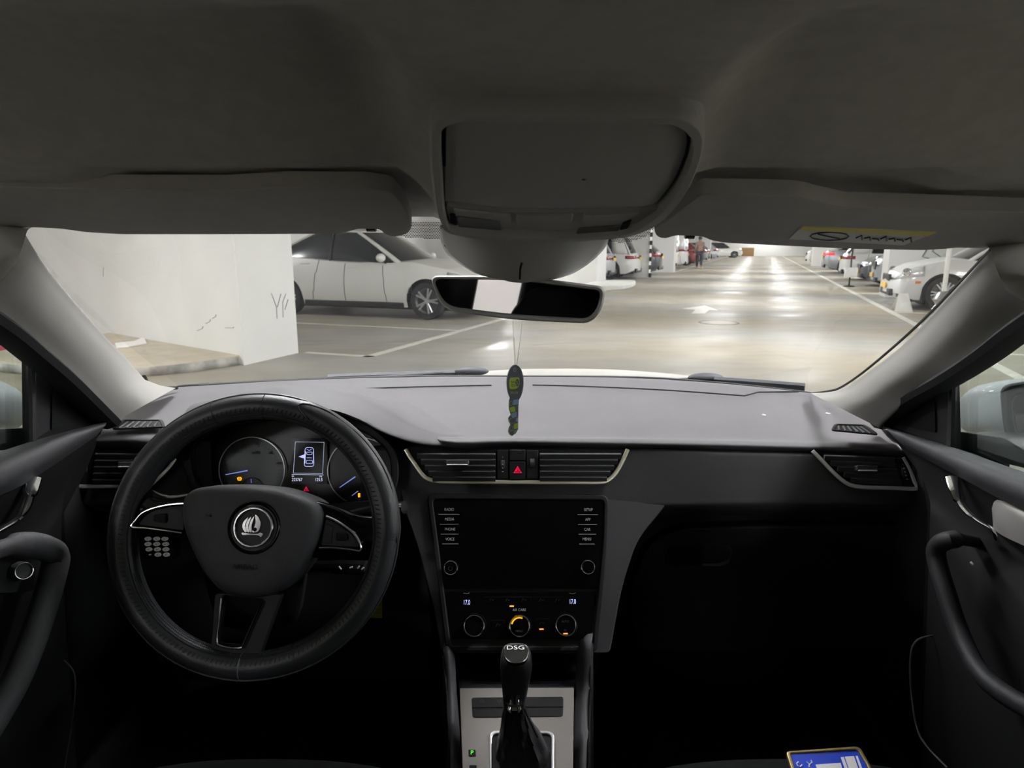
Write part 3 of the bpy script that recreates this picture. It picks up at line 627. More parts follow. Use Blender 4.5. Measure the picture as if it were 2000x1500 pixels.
# ---- wipers outside
def wiper(arm, blade, cap, label):
    t = thing('wiper', label, 'wiper', arm[0]); b = B(); b.tube(cr(arm, 4), .007, 8, flat=.6); b.build('arm', MT['wiper'], t)
    b = B(); b.tube(cr(blade, 4), .009, 6, flat=1.2); b.build('blade', MT['wiper'], t)
    b = B(); b.ball((cap[0] + cap[-1]) / 2 + V((0, 0, .004)), (.046, .016, .012), 20, 12); b.build('end_cap', MT['wiper'], t)
wiper([ZP(735, 737, -.335), ZP(830, 730, -.335), ZP(900, 725, -.335)], [ZP(640, 739, -.34), ZP(740, 735, -.34), ZP(860, 731, -.34), ZP(940, 730, -.338)], [ZP(893, 727, -.332), ZP(910, 723, -.332), ZP(940, 723, -.332), ZP(950, 729, -.332)], 'grey windscreen wiper lying at the glass base in front of the dash centre')
wiper([ZP(1310, 743, -.335), ZP(1350, 740, -.335), ZP(1400, 738, -.335)], [ZP(1395, 744, -.334), ZP(1470, 749, -.332), ZP(1572, 757, -.330)], [ZP(1345, 739, -.332), ZP(1380, 736, -.332), ZP(1404, 737, -.332), ZP(1412, 742, -.332)], 'grey windscreen wiper with a thick blade before the passenger seat')
# ---- sun visors
def visor(out, d0, d1, y0, y1, label, pins):
    t = thing('sun_visor', label, 'sun visor', U(out[0][0], (y0 + y1) / 2, d0))
    sl = lambda x: (x - 1000) * out_s
    out_s = .018 if out[0][0] > 900 else .004
    P_ = lambda x, y: U(x, y, d0 + (d1 - d0) * (y - sl(x) - y0) / (y1 - y0))
    xa = 400 if out_s < .01 else 1400; xb = xa + 250; vp = through(P_(xa, y0 + sl(xa)), P_(xb, y0 + sl(xb)), P_((xa + xb) / 2, y1 + sl((xa + xb) / 2)))
    P = vp.m
    pts = [P(x, y) for x, y in out]; n_ = (pts[len(pts) // 3] - pts[0]).cross(pts[2 * len(pts) // 3] - pts[0]).normalized(); n_ = n_ if n_.z > 0 else -n_
    b = B(); b.prism(pts, n_ * .016); b.build('visor_pad', MT['visor_cloth'], t, bevel=.005, seg=4, angle=60)
    for x, y in pins: b = B(); b.tube([P(x - 9, y) + n_ * .004, P(x + 9, y) + n_ * .004], .006, 8); b.build('clip_pin', MT['black_trim'], t)
    return t, P, n_
lv = visor(rnd([(-160, 362), (-60, 364), (100, 368), (250, 372), (440, 373), (560, 366), (715, 367), (765, 374), (792, 405), (806, 445), (795, 458), (770, 463), (752, 459), (742, 448), (700, 447), (684, 452), (660, 457), (400, 458), (240, 458), (170, 454), (120, 447), (60, 444), (-60, 452), (-160, 460)], 10, 3), .62, .79, 366, 457, 'grey cloth sun visor folded up above the steering wheel', [(725, 449)])
rv = visor(rnd([(1352, 392), (1368, 380), (1420, 380), (1560, 384), (1600, 394), (1650, 404), (2000, 416), (2160, 420), (2160, 486), (2000, 488), (1935, 486), (1870, 484), (1840, 487), (1800, 489), (1650, 486), (1420, 475), (1388, 470), (1372, 462), (1318, 460), (1300, 467), (1282, 463), (1276, 448), (1300, 432)], 10, 3), .62, .79, 376, 468, 'grey cloth sun visor folded up on the passenger side with a warning label', [(1347, 463)])
t, P, n_ = rv
b = B(); b.prism([P(*q) - n_ * .0008 for q in ((1567, 441), (1829, 452), (1765, 478), (1540, 466))], n_ * .001); lb = b.build('warning_label', MT['label_grey'], t)
b = B(); b.prism([P(*q) - n_ * .0014 for q in ((1568, 441), (1829, 452), (1812, 459.5), (1560, 447.5))], n_ * .001); b.build('label_band', MT['label_yellow'], lb)
b = B()
b.tube([P(1620 + 38 * math.cos(a / 12 * 6.283), 459 + 8 * math.sin(a / 12 * 6.283)) - n_ * .0014 for a in range(12)], .0008, 4, closed=True)
b.tube([P(1598, 455) - n_ * .0014, P(1640, 464) - n_ * .0014], .0008, 4)
for k in range(7): x = 1672 + k * 16; b.tube([P(x, 462 + k * .7) - n_ * .0014, P(x + 11, 457 + k * .7 + (k % 3) * 3) - n_ * .0014, P(x + 12, 466 + k * .7) - n_ * .0014], .0009, 4)
b.build('pictograms', MT['seam'], lb)
# ---- overhead console
oc = thing('roof_console', 'grey overhead console with sunglasses flap in the headliner', 'roof console', U(1100, 320, .5))
pc = through(U(1107, 200, .435), U(1000, 440, .635), U(1200, 440, .635))
O_ = rnd([(838, 218), (880, 197), (1340, 205), (1378, 232), (1374, 290), (1340, 372), (1290, 428), (1230, 452), (1080, 462), (930, 455), (868, 441), (850, 400), (838, 300)], [30, 40, 50, 40, 40, 50, 30, 30, 40, 30, 16, 20, 20], 5)
I_ = rnd([(862, 232), (905, 217), (1320, 225), (1352, 258), (1349, 290), (1324, 355), (1282, 408), (1230, 441), (1080, 452), (930, 446), (877, 436), (868, 400), (862, 300)], [26, 36, 46, 36, 36, 44, 24, 26, 36, 26, 12, 20, 20], 5)
o3 = [pc.m(*q) for q in O_]; i3 = [pc.m(*q) for q in I_]
b = B(); k = len(o3); b.grid([[p - pc.n * .02 for p in o3], [p + pc.n * .004 for p in o3], [p.lerp(q, .25) + pc.n * .008 for p, q in zip(o3, i3)], [p.lerp(q, .85) + pc.n * .008 for p, q in zip(o3, i3)], [p + pc.n * .002 for p in i3], [p - pc.n * .012 for p in i3]], cu=True); b.build('surround', MT['console_plastic'], oc, angle=50)
b = B(); b.prism([p - pc.n * .006 for p in i3], -pc.n * .003); b.build('backing', MT['dark_gap'], oc)
D_ = rnd([(866, 236), (908, 221), (1318, 229), (1347, 260), (1344, 290), (1320, 352), (1284, 396), (1262, 402), (1090, 406), (960, 403), (866, 391)], [26, 34, 44, 36, 36, 44, 10, 20, 30, 30, 4], 5)
d3 = [pc.m(*q) for q in D_]; cc = sum(d3, V((0, 0, 0))) / len(d3); d3 = [cc.lerp(p, .983) for p in d3]
def dome(P, c, n_, h, base, steps=(1, .97, .9, .7, .4, .02)):
    return [[p - n_ * .01 for p in P]] + [[c.lerp(p, s_) + n_ * (base + h * (1 - s_ ** 4)) for p in P] for s_ in steps]
b = B(); b.grid(dome(d3, cc, pc.n, .006, .001), cu=True); b.build('sunglasses_flap', MT['console_plastic'], oc, angle=50)
b = B(); S_ = rnd([(869, 397), (960, 409), (1090, 412), (1268, 408), (1290, 401), (1240, 434), (1080, 447), (930, 441), (880, 432)], 8, 3); b.prism([pc.m(*q) - pc.n * .006 for q in S_], pc.n * .008); b.build('switch_panel', MT['console_plastic'], oc, bevel=.0015)
def cbox(pts, name, m_, h, r=3, par=None, off=.002): b = B(); b.prism([pc.m(*q, off) for q in rnd(pts, r, 3)], pc.n * h); return b.build(name, MT[m_], par or oc, bevel=.0008)
cbox([(893, 414), (977, 424), (980, 443), (896, 436)], 'lamp_lens', 'console_lens', .002); cbox([(1130, 440), (1212, 434), (1206, 447), (1124, 452)], 'lamp_lens', 'console_lens', .002)
cbox([(878, 412), (889, 413), (892, 435), (881, 430)], 'switch', 'dark_gap', .0015); cbox([(1216, 430), (1234, 423), (1226, 440), (1210, 444)], 'switch', 'dark_gap', .0015)
cbox([(1008, 412), (1120, 411), (1116, 426), (1010, 428)], 'switch', 'console_plastic', .003); cbox([(1140, 411), (1250, 407), (1222, 421), (1136, 425)], 'switch', 'console_plastic', .003); cbox([(884, 401), (998, 413), (1000, 424), (890, 411)], 'switch', 'console_plastic', .003)
# ---- inside mirror
mr = thing('rear_view_mirror', 'grey framed rear view mirror on a moulded foot under the roof console', 'mirror', U(1012, 500, .86))
R = [[U(860, 440, .80), U(862, 455, .84), U(866, 470, .865), U(880, 495, .88), U(930, 528, .87), U(985, 541, .86)],
     [U(930, 438, .76), U(932, 462, .78), U(936, 480, .80), U(950, 505, .815), U(972, 530, .825), U(1000, 545, .83)],
     [U(1020, 436, .75), U(1020, 465, .765), U(1018, 485, .78), U(1018, 510, .795), U(1018, 532, .81), U(1018, 548, .82)],
     [U(1110, 438, .76), U(1108, 462, .78), U(1104, 482, .80), U(1092, 507, .815), U(1070, 530, .825), U(1036, 545, .83)],
     [U(1190, 444, .80), U(1186, 462, .84), U(1178, 480, .865), U(1150, 508, .88), U(1110, 532, .87), U(1054, 545, .86)]]
b = B(); b.loft(R, 5, 5); b.build('mirror_foot', MT['console_plastic'], mr, angle=60, thick=.004, toff=-1)
b = B(); b.tube([U(1019, 514, .786), U(1016, 524, .795), U(1015, 545, .806)], .0012, 6); b.build('foot_slit', MT['dark_gap'], mr)
b = B(); b.tube(cr([U(868, 478, .862), U(878, 492, .872), U(893, 503, .872)], 4), .0008, 5); b.tube(cr([U(1176, 484, .862), U(1150, 500, .866), U(1125, 506, .85)], 4), .0008, 5); b.build('foot_seam', MT['seam'], mr)
b = B(); b.tube([U(1018, 530, .86), U(1014, 565, .91)], .012, 10); b.build('ball_joint', MT['black_trim'], mr)
MN = V((-.195, -.98, 0)).normalized()
pm = PL(U(1010, 580, .87), MN)
MO = rnd([(838, 538), (1010, 538), (1184, 560), (1176, 606), (1152, 632), (1000, 625), (865, 606)], [20, 60, 18, 26, 24, 60, 30], 6)
MI = rnd([(846, 545), (1010, 547), (1173, 568), (1166, 603), (1148, 622), (1000, 614), (870, 597)], [16, 60, 12, 22, 20, 60, 26], 6)
o3 = [pm.m(*q) for q in MO]; i3 = [pm.m(*q) for q in MI]; cc = sum(o3, V((0, 0, 0))) / len(o3)
b = B(); b.grid([[cc.lerp(p, .05) - pm.n * .04 for p in o3], [cc.lerp(p, .8) - pm.n * .035 for p in o3], [cc.lerp(p, .97) - pm.n * .018 for p in o3], [p for p in o3], [p.lerp(q, .35) + pm.n * .0035 for p, q in zip(o3, i3)], [p.lerp(q, .8) + pm.n * .003 for p, q in zip(o3, i3)], [p - pm.n * .001 for p in i3]], cu=True); b.build('mirror_housing', MT['console_plastic'], mr, angle=60)
b = B(); b.prism(i3, -pm.n * .002); b.build('mirror_glass', MT['mirror_glass'], mr)
# ---- air freshener tag on its thread
fr = thing('air_freshener', 'key shaped dark paper air freshener with green and blue pattern hanging from the mirror', 'air freshener', U(1006, 780, .88))
pf = PL(U(1006, 780, .885), (-.3, -1, .0))
ov = [(1007 + 15.5 * math.sin(a) * (1.0), 750 - 36 * math.cos(a)) for a in [i * math.pi / 12 for i in range(24)]]
top_ = [(1007 + 15.5 * math.sin(a) - 1.2 * math.cos(a) * -1, 749 - 36 * math.cos(a)) for a in [i * math.pi / 14 for i in range(0, 12)]]
rgt = [(1013, 781), (1012.5, 800), (1012, 820), (1012, 838), (1008, 846), (1001, 851), (996, 848), (993.5, 842), (995, 834), (998, 829), (994, 822), (993.5, 816), (998, 810), (997, 805), (995, 800), (994.5, 790), (995, 783)]
lft = [(1007 + 16.5 * math.sin(a), 749 - 36 * math.cos(a)) for a in [math.pi + math.pi * i / 14 for i in range(3, 14)]]
out = top_ + rgt + lft
b = B(); b.prism([pf.m(x, y, -.0008) for x, y in out], pf.n * .0016); b.build('card', MT['tag_dark'], fr)
b = B(); b.prism([pf.m(1005.5 + (x - 1005.5) * 1.04 - 1.2, 780 + (y - 780) * 1.012, -.0016) for x, y in out], pf.n * .0008); b.build('card_edge', MT['tag_edge'], fr)
def fl(pts, m_, name='print_patch', r=2, off=.0011): b = B(); b.prism([pf.m(x, y, off) for x, y in (rnd(pts, r, 3) if r else pts)], pf.n * .0002); return b.build(name, MT[m_], fr)
fl([(996, 737), (1015, 736), (1015.5, 752), (1010, 759), (996, 760), (994.5, 750)], 'tag_green', r=4)
fl(circ(1011, 747, 3.4, 16, 7), 'tag_dark', r=0, off=.0014); text('S', pf, 1011, 747.5, 8, MT['tag_green'], fr, off=.0018, sx=.7)
b = B()
for row, (x0, x1, y) in enumerate(((998, 1006, 746), (999, 1006, 752.5))):
    for k in range(4):
        x = x0 + (x1 - x0) * k / 3.4; b.tube([pf.m(x, y - 2, .0013), pf.m(x + 1.4, y - 2, .0013), pf.m(x + 1.4, y + 1.8, .0013)], .00028, 4)
        if k % 2: b.tube([pf.m(x, y + 1.8, .0013), pf.m(x + 1.4, y + 1.8, .0013)], .00028, 4)
b.build('lettering', MT['tag_dark'], fr)
b = B()
for k in range(8):
    x = 997 + k * 1.85 + (1 if k > 3 else 0); y = 766.5; b.tube([pf.m(x, y - 2, .0013), pf.m(x + 1.2, y - 2, .0013), pf.m(x + 1.2, y + 1.8, .0013)], .00025, 4)
    if k % 3: b.tube([pf.m(x, y + 1.8, .0013), pf.m(x + 1.2, y + 1.8, .0013)], .00025, 4)
b.build('lettering', MT['tag_green'], fr)
for pts, m_ in (([(1003, 780.5), (1012.5, 779.5), (1012.5, 789.5), (1002, 791)], 'tag_blue'), ([(997, 795), (1006, 793), (1007.5, 803), (999, 805), (995.5, 799)], 'tag_green'), ([(1000, 806), (1010, 803.5), (1010, 814), (1001, 816), (998, 811)], 'tag_blue'), ([(1009, 816), (1012, 814.5), (1012, 824), (1008.5, 823)], 'tag_blue'), ([(1004, 828), (1012, 825.5), (1011.5, 837), (1003.5, 838)], 'tag_green'), ([(1006, 841), (1010.5, 838), (1007, 846), (1005.5, 847)], 'tag_blue')): fl(pts, m_, r=2)
for pts in ([(995.6, 785), (1001, 783), (1001, 791), (995.6, 792)], [(1009, 793), (1012.3, 791), (1012.3, 800), (1009, 800)], [(995, 820), (1000, 816), (1007, 817), (1006, 826), (998, 827)], [(994.5, 840), (999, 830), (1002, 832), (1001, 840)], [(995, 847), (996, 842), (1005, 840), (1004, 849), (1000, 850.5)]):
    b = B(); b.tube([pf.m(x, y, .001) for x, y in rnd(pts, 2, 3)], .00022, 4, closed=True); b.build('print_outline', MT['tag_green'], fr)
for a, c in (((1001.5, 627), (1005.5, 716)), ((1020, 629), (1009.5, 716)), ((1004.5, 660), (1007, 716)), ((1016, 665), (1008, 716))): b = B(); b.tube([pf.m(*a), pf.m(*c)], .00022, 5); b.build('thread', MT['string'], fr)
b = B(); b.tube([pf.m(1006 + 2 * math.cos(q), 722 + 4 * math.sin(q), .001) for q in [i * .785 for i in range(8)]], .0005, 5, closed=True); b.build('eyelet', MT['tag_edge'], fr)
# ================================================================ DASHBOARD
ds = thing('dashboard', 'black dashboard with soft grey lit top, air vents and centre screen', 'dashboard', L3(0, 1.2, -.5))
# top pad
cx_ = [150, 240, 330, 385, 440, 560, 700, 775, 860, 1000, 1200, 1400, 1600, 1700, 1765, 1830]
def row(vals, fn): return [fn(x, y) for x, y in zip(cx_, vals)]
base = [(100, 790), (240, 775), (345, 757), (400, 753), (450, 750), (550, 744), (700, 738.5), (780, 737), (865, 735.5), (1000, 736), (1200, 737.5), (1370, 746), (1500, 758), (1586, 768), (1680, 778), (1800, 800)]
back = [ZP(x, y, -.318) for x, y in base]
yD = [838, 838, 838, 800, 795, 795, 800, 812, 848, 850, 851, 854, 858, 858, 862, 868]
yE = [866, 864, 864, 812, 800, 800, 808, 820, 864, 865, 868, 872, 877, 879, 882, 888]
yF = [882, 878, 877, 818, 806, 806, 812, 825, 874, 874, 876, 880, 884, 888, 892, 898]
UH = lambda x: .13 if 360 < x < 800 else 0
fr_ = row(yD, lambda x, y: YP(x, y, 1.145 + UH(x))); e1 = row([(a + c) / 2 - 2 for a, c in zip(yD, yE)], lambda x, y: YP(x, y, 1.112 + UH(x))); e2 = row(yE, lambda x, y: YP(x, y, 1.10 + UH(x))); e3 = row(yF, lambda x, y: YP(x, y, 1.125 + UH(x)))
mid = [a.lerp(c, .5) + V((0, 0, .004)) for a, c in zip(back, fr_)]; m1 = [a.lerp(c, .2) + V((0, 0, .002)) for a, c in zip(back, fr_)]; m3 = [a.lerp(c, .8) + V((0, 0, .003)) for a, c in zip(back, fr_)]
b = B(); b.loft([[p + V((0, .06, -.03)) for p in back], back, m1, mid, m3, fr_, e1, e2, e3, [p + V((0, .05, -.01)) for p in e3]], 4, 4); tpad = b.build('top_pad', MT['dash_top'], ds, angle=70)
# seams in the pad
def onpad(x, y, up=.001): return ZP(x, y, -.318 + up)
for pts in (((455, 776), (520, 770), (700, 760), (800, 756), (960, 752.5)), ((1040, 752), (1150, 755), (1300, 762), (1440, 772), (1455, 772.5), (1480, 766)), ((1480, 766), (1560, 765))):
    b = B(); b.tube(cr([ZP(x, y, -.3155) for x, y in pts], 5), .0016, 5); b.build('pad_seam', MT['dark_gap'], ds)
# crumbs and marks on the pad
for x, y, r_ in ((1492, 811, .004), (1617, 808, .005)):
    b = B(); p = ZP(x, y, -.315); b.prism([p + V((r_, 0, 0)), p + V((0, r_ * 1.5, 0)), p + V((-r_, 0, 0)), p + V((0, -r_, 0))], (0, 0, .001)); tag(b.build('crumb', MT['tag_edge']), 'tiny pale crumb on the dash top, ' + ('left' if x < 1550 else 'right') + ' one of the two near the passenger side', 'crumb', 'crumbs on the dash top')
# instrument hood over the dials
lip = [(322, 900, 1.09), (350, 862, 1.06), (390, 832, 1.04), (450, 806, 1.02), (520, 792, 1.01), (590, 789, 1.0), (650, 797, 1.0), (700, 814, 1.01), (750, 839, 1.045), (800, 856, 1.095), (852, 865, 1.1405), (915, 868, 1.152)]
crs = [(345, 850, 1.19), (380, 806, 1.20), (415, 788, 1.20), (470, 768, 1.20), (530, 756, 1.20), (590, 752, 1.2), (650, 757, 1.19), (712, 772, 1.18), (770, 798, 1.17), (822, 828, 1.18), (872, 842, 1.197), (935, 843, 1.213)]
bk = [ZP(x, y, -.322 - .013 * sm(800, 860, x)) for x, y in ((340, 800), (375, 785), (420, 778), (480, 775), (540, 773), (600, 772), (660, 772), (720, 775), (790, 785), (850, 800), (920, 815), (990, 822))]
midh = [U((a[0] + c[0]) / 2, (a[1] + c[1]) / 2 - 4, (a[2] + c[2]) / 2) for a, c in zip(lip, crs)]
lp = [U(*q) for q in lip]
b = B(); b.loft([bk, [U(*q) for q in crs], midh, lp, [p + V((0, .004, -.008)) for p in lp], [p + V((0, .03, -.008)) for p in lp]], 4, 4); b.build('instrument_hood', MT['dash_top'], ds, angle=70)
# binnacle and dials
pk = PL(YP(585, 900, 1.13), (0, -.95, .31))
pr = PL(YP(585, 900, 1.07), (0, -.95, .31))
OU = rnd([(345, 868), (420, 812), (585, 796), (720, 826), (778, 880), (780, 945), (755, 988), (600, 1006), (430, 992), (372, 958), (362, 915)], 30, 5)
IN = rnd([(376, 872), (430, 832), (585, 812), (710, 838), (764, 880), (768, 940), (742, 974), (600, 990), (440, 980), (390, 950), (376, 915)], 30, 5)
b = B(); b.ringp([pr.m(*q) for q in OU], [pr.m(*q) for q in IN], pr.n * .004); b.build('cluster_surround', MT['dash_dark'], ds, bevel=.002)
ci = sum([pk.m(*q) for q in IN], V((0, 0, 0))) / len(IN)
b = B(); b.grid([[pr.m(*q) for q in IN], [ci.lerp(pk.m(*q), .98) for q in IN]], cu=True); b.build('cluster_throat', MT['piano'], ds, thick=.002)
gp = thing('instrument_cluster', 'dark instrument cluster with two round dials and a small lit display', 'instrument cluster', pk.m(585, 900))
b = B(); b.prism([pk.m(*q, -.004) for q in OU], -pk.n * .003); b.build('face', MT['gauge_face'], gp)
def pxc(cx, cy, r, pl, off=0, n=48, a0=0, a1=2 * math.pi, ry=None):
    return [pl.m(cx + r * math.cos(a0 + (a1 - a0) * i / n), cy + (ry or r) * math.sin(a0 + (a1 - a0) * i / n), off) for i in range(n + (0 if abs(a1 - a0 - 2 * math.pi) < 1e-6 else 1))]
def dial(cx, cy, r, ndl, marks, txt):
    b = B(); b.tube(pxc(cx, cy, r, pk, .003), .0011, 6, closed=True); o = b.build('dial_ring', MT['satin'], gp)
    b = B(); b.prism(pxc(cx, cy, r - 2, pk, -.002), pk.n * .001); b.build('dial_face', MT['gauge_face'], gp)
    b = B()
    for k in range(37):
        a = math.radians(135 + 270 * k / 36); l = 7 if k % 4 == 0 else 4
        b.tube([pk.m(cx + (r - 10) * math.cos(a), cy + (r - 10) * math.sin(a), 0), pk.m(cx + (r - 10 - l) * math.cos(a), cy + (r - 10 - l) * math.sin(a), 0)], .0003, 4)
    b.build('scale_marks', MT['print_dim'], gp, kind='stuff')
    for (x, y, s_) in txt: text(s_, pk, x, y, 6, MT['print_dim'], gp)
    for x0, y0, x1, y1, w_ in ndl: b = B(); b.tube([pk.m(x0, y0, .003), pk.m(x1, y1, .004)], [.0007 * w_, .0011 * w_], 6); b.build('needle', MT['led_blue'], gp)
dial(493, 918, 64, [(442, 927, 485, 919, 1), (491.5, 935, 492.5, 943, .7)], 0, [(501, 866, '40'), (470, 882, '20'), (528, 884, '60'), (546, 905, '80'), (500, 884, 'x100'), (545, 930, '5')])
dial(706, 920, 65, [(664, 952, 695, 931, 1), (688, 968, 700, 959, .7)], 0, [(735, 878, '140'), (700, 868, '100'), (748, 900, '180')])
b = B(); b.tube(pxc(492, 955, 22, pk, .002, 20, math.pi, 2 * math.pi), .0006, 5); b.build('fuel_ring', MT['print_dim'], gp)
# display
b = B(); b.prism([pk.m(*q) for q in rnd([(570, 856), (640, 856), (640, 946), (570, 946)], 3)], pk.n * .002); dp = b.build('display', MT['lcd'], gp)
b = B(); b.tube([pk.m(x, y, .003) for x, y in ((578, 863), (634, 864), (631, 925), (574, 924))], .00035, 4, closed=True); b.tube([pk.m(571, 926.5, .003), pk.m(633, 927.5, .003)], .0003, 4); b.build('display_border', MT['led_text'], dp)
b = B(); bx, by = 605, 893
b.tube([pk.m(*q, .003) for q in rnd([(597, 874), (613, 874), (614, 911), (595, 911)], 5, 4)], .00045, 4, closed=True)
b.tube([pk.m(*q, .003) for q in rnd([(599.5, 883), (611, 883), (610, 888), (600.5, 888)], 1.5, 3)], .00035, 4, closed=True)
b.tube([pk.m(*q, .003) for q in rnd([(599.5, 899), (611, 899), (612, 905), (599, 905)], 1.5, 3)], .00035, 4, closed=True)
b.tube([pk.m(597.5, 881, .003), pk.m(596.5, 905, .003)], .0006, 4); b.tube([pk.m(613, 881, .003), pk.m(613.5, 905, .003)], .0006, 4)
b.tube([pk.m(600, 894, .003), pk.m(610, 894, .003)], .0003, 4); b.tube([pk.m(600, 877, .003), pk.m(605, 880, .003), pk.m(610, 877, .003)], .0003, 4)
b.build('car_symbol', MT['led_white'], dp)
b = B(); b.prism([pk.m(*q, .0025) for q in ((597, 887), (584, 892), (597, 896))], pk.n * .0008); b.build('open_door_symbol', MT['led_white'], dp)
text('223767', pk, 571, 937, 6, MT['led_text'], gp, off=.003, align='LEFT', sx=.8); text('125.5', pk, 631, 937, 6, MT['led_text'], gp, off=.003, align='RIGHT', sx=.8)
text('km', pk, 571, 930, 3.2, MT['led_text'], gp, off=.003, align='LEFT', sx=.8); text('trip', pk, 630, 930, 3.2, MT['led_text'], gp, off=.003, align='RIGHT', sx=.8)
def icon(pl, cx, cy, r, m_, kind, par, off=.003):
    b = B()
    if kind == 'tri': b.tube([pl.m(cx, cy - r, off), pl.m(cx + r, cy + r * .8, off), pl.m(cx - r, cy + r * .8, off)], .0006, 5, closed=True); b.tube([pl.m(cx, cy - r * .3, off), pl.m(cx, cy + r * .4, off)], .0006, 4)
    elif kind == 'tri2':
        for q in (1, .45): b.tube([pl.m(cx, cy - r * q + r * .1, off), pl.m(cx + r * q, cy + r * .8 * q, off), pl.m(cx - r * q, cy + r * .8 * q, off)], .0009, 5, closed=True)
    elif kind == 'pump': b.prism([pl.m(x, y, off) for x, y in rnd([(cx - r, cy - r), (cx + r * .5, cy - r), (cx + r * .5, cy + r), (cx - r, cy + r)], 1)], pl.n * .0005); b.tube([pl.m(cx + r * .6, cy - r * .4, off), pl.m(cx + r, cy, off), pl.m(cx + r, cy + r * .8, off)], .0004, 4)
    elif kind == 'engine': b.tube([pl.m(cx - r, cy - r * .3, off), pl.m(cx - r * .5, cy - r * .7, off), pl.m(cx + r * .6, cy - r * .7, off), pl.m(cx + r, cy, off), pl.m(cx + r * .6, cy + r * .7, off), pl.m(cx - r * .6, cy + r * .7, off)], .0009, 5, closed=True); b.tube([pl.m(cx - r, cy, off), pl.m(cx + r, cy, off)], .0006, 4)
    else: b.box(pl.m(cx, cy, off), (r * 2 / F, r * .6 / F, .0006), (pl.r, pl.u, pl.n))
    return b.build('warning_icon' if kind != 'bar' else 'indicator_light', MT[m_], par)
icon(pk, 469, 935, 4, 'led_amber', 'engine', gp); icon(pk, 704, 967, 4, 'led_amber', 'pump', gp); icon(pk, 599, 955, 4.5, 'led_red', 'tri', gp)
# front faces of the dash
pF = PL(YP(1000, 912, 1.088), (0, -.93, .36))
cR = [(700, 930), (800, 930), (1200, 930), (1330, 940), (1500, 945), (1650, 948), (1760, 950), (1835, 955)]
Yc = [.012, .004, .002, 0, 0, 0.002, .006, .03]; xc = [q[0] for q in cR]
def frow(ys_, dy): return [pF.m(x, y, -.002 - dy - Y) for x, y, Y in zip(xc, ys_, Yc)]
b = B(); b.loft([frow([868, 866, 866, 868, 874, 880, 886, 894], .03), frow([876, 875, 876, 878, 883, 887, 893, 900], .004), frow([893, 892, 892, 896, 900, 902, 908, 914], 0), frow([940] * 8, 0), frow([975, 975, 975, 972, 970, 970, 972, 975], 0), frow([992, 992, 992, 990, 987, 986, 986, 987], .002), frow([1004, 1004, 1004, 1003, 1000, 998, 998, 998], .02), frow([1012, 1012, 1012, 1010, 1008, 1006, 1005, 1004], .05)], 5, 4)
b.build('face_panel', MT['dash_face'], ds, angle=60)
b = B(); b.loft([[YP(x, y, 1.125 + (.02 if x > 1740 else 0)) for x, y in zip((1180, 1240, 1300, 1500, 1700, 1790, 1850), ys_)] for ys_ in ([1000, 1000, 998, 996, 996, 996, 996], [1024, 1020, 1016, 1012, 1012, 1012, 1012], [1040, 1038, 1032, 1024, 1022, 1022, 1022])] + [[YP(x, 1290, 1.16) for x in (1170, 1230, 1300, 1500, 1700, 1790, 1850)], [YP(x, 1400, 1.3) for x in (1170, 1230, 1300, 1500, 1700, 1790, 1850)]], 4, 3)
b.build('knee_panel', MT['dash_dark'], ds, angle=60)
pg_ = PL(YP(1500, 1100, 1.105), (0, -1, -.06)); GLO = rnd([(1268, 1062), (1330, 1032), (1500, 1027), (1765, 1026), (1775, 1200), (1760, 1270), (1240, 1270), (1232, 1150)], [30, 40, 5, 16, 30, 30, 20, 20], 5)
b = B(); b.prism([pg_.m(*q, -.03) for q in GLO], pg_.n * .03); gl = b.build('glovebox_lid', MT['dash_dark'], ds, bevel=.004, seg=3)
b = B(); b.prism([pg_.m(*q) for q in rnd([(1306, 1066), (1372, 1062), (1372, 1104), (1300, 1105), (1298, 1085)], 8, 4)], pg_.n * .001); b.build('lock_recess', MT['pitch'], gl)
b = B(); b.loft([[pg_.m(1372, 1062, .001), pg_.m(1400, 1062, .001), pg_.m(1424, 1066, .001)], [pg_.m(1372, 1080, -.012), pg_.m(1400, 1082, -.010), pg_.m(1430, 1078, .001)], [pg_.m(1372, 1104, .002), pg_.m(1405, 1104, .003), pg_.m(1422, 1100, .002)]], 4, 4); b.build('handle_scoop', MT['dash_face'], gl)
text('AIRBAG', pF, 1558, 892, 7, MT['dash_face'], ds, off=.0008)
# left side faces, behind the wheel
b = B(); b.loft([[YP(x, y, Y - .4 * (y - 880) / 1300) for x, Y in ((95, 1.15), (150, 1.115), (260, 1.112), (360, 1.12), (500, 1.17), (700, 1.17), (810, 1.14))] for y in (862, 880, 920, 960, 985)] + [[YP(x, 1004, Y + .01) for x, Y in ((95, 1.17), (150, 1.14), (260, 1.13), (360, 1.13), (500, 1.16), (700, 1.16), (810, 1.14))], [YP(x, 1040, Y + .02) for x, Y in ((95, 1.17), (150, 1.14), (260, 1.13), (360, 1.13), (500, 1.16), (700, 1.16), (810, 1.14))], [YP(x, 1180, Y + .04) for x, Y in ((95, 1.17), (150, 1.14), (260, 1.13), (360, 1.13), (500, 1.16), (700, 1.16), (840, 1.14))], [YP(x, 1330, Y + .15) for x, Y in ((95, 1.17), (150, 1.14), (260, 1.13), (360, 1.13), (500, 1.16), (700, 1.16), (840, 1.14))]], 4, 4)
b.build('driver_face_panel', MT['dash_face'], ds, angle=60)
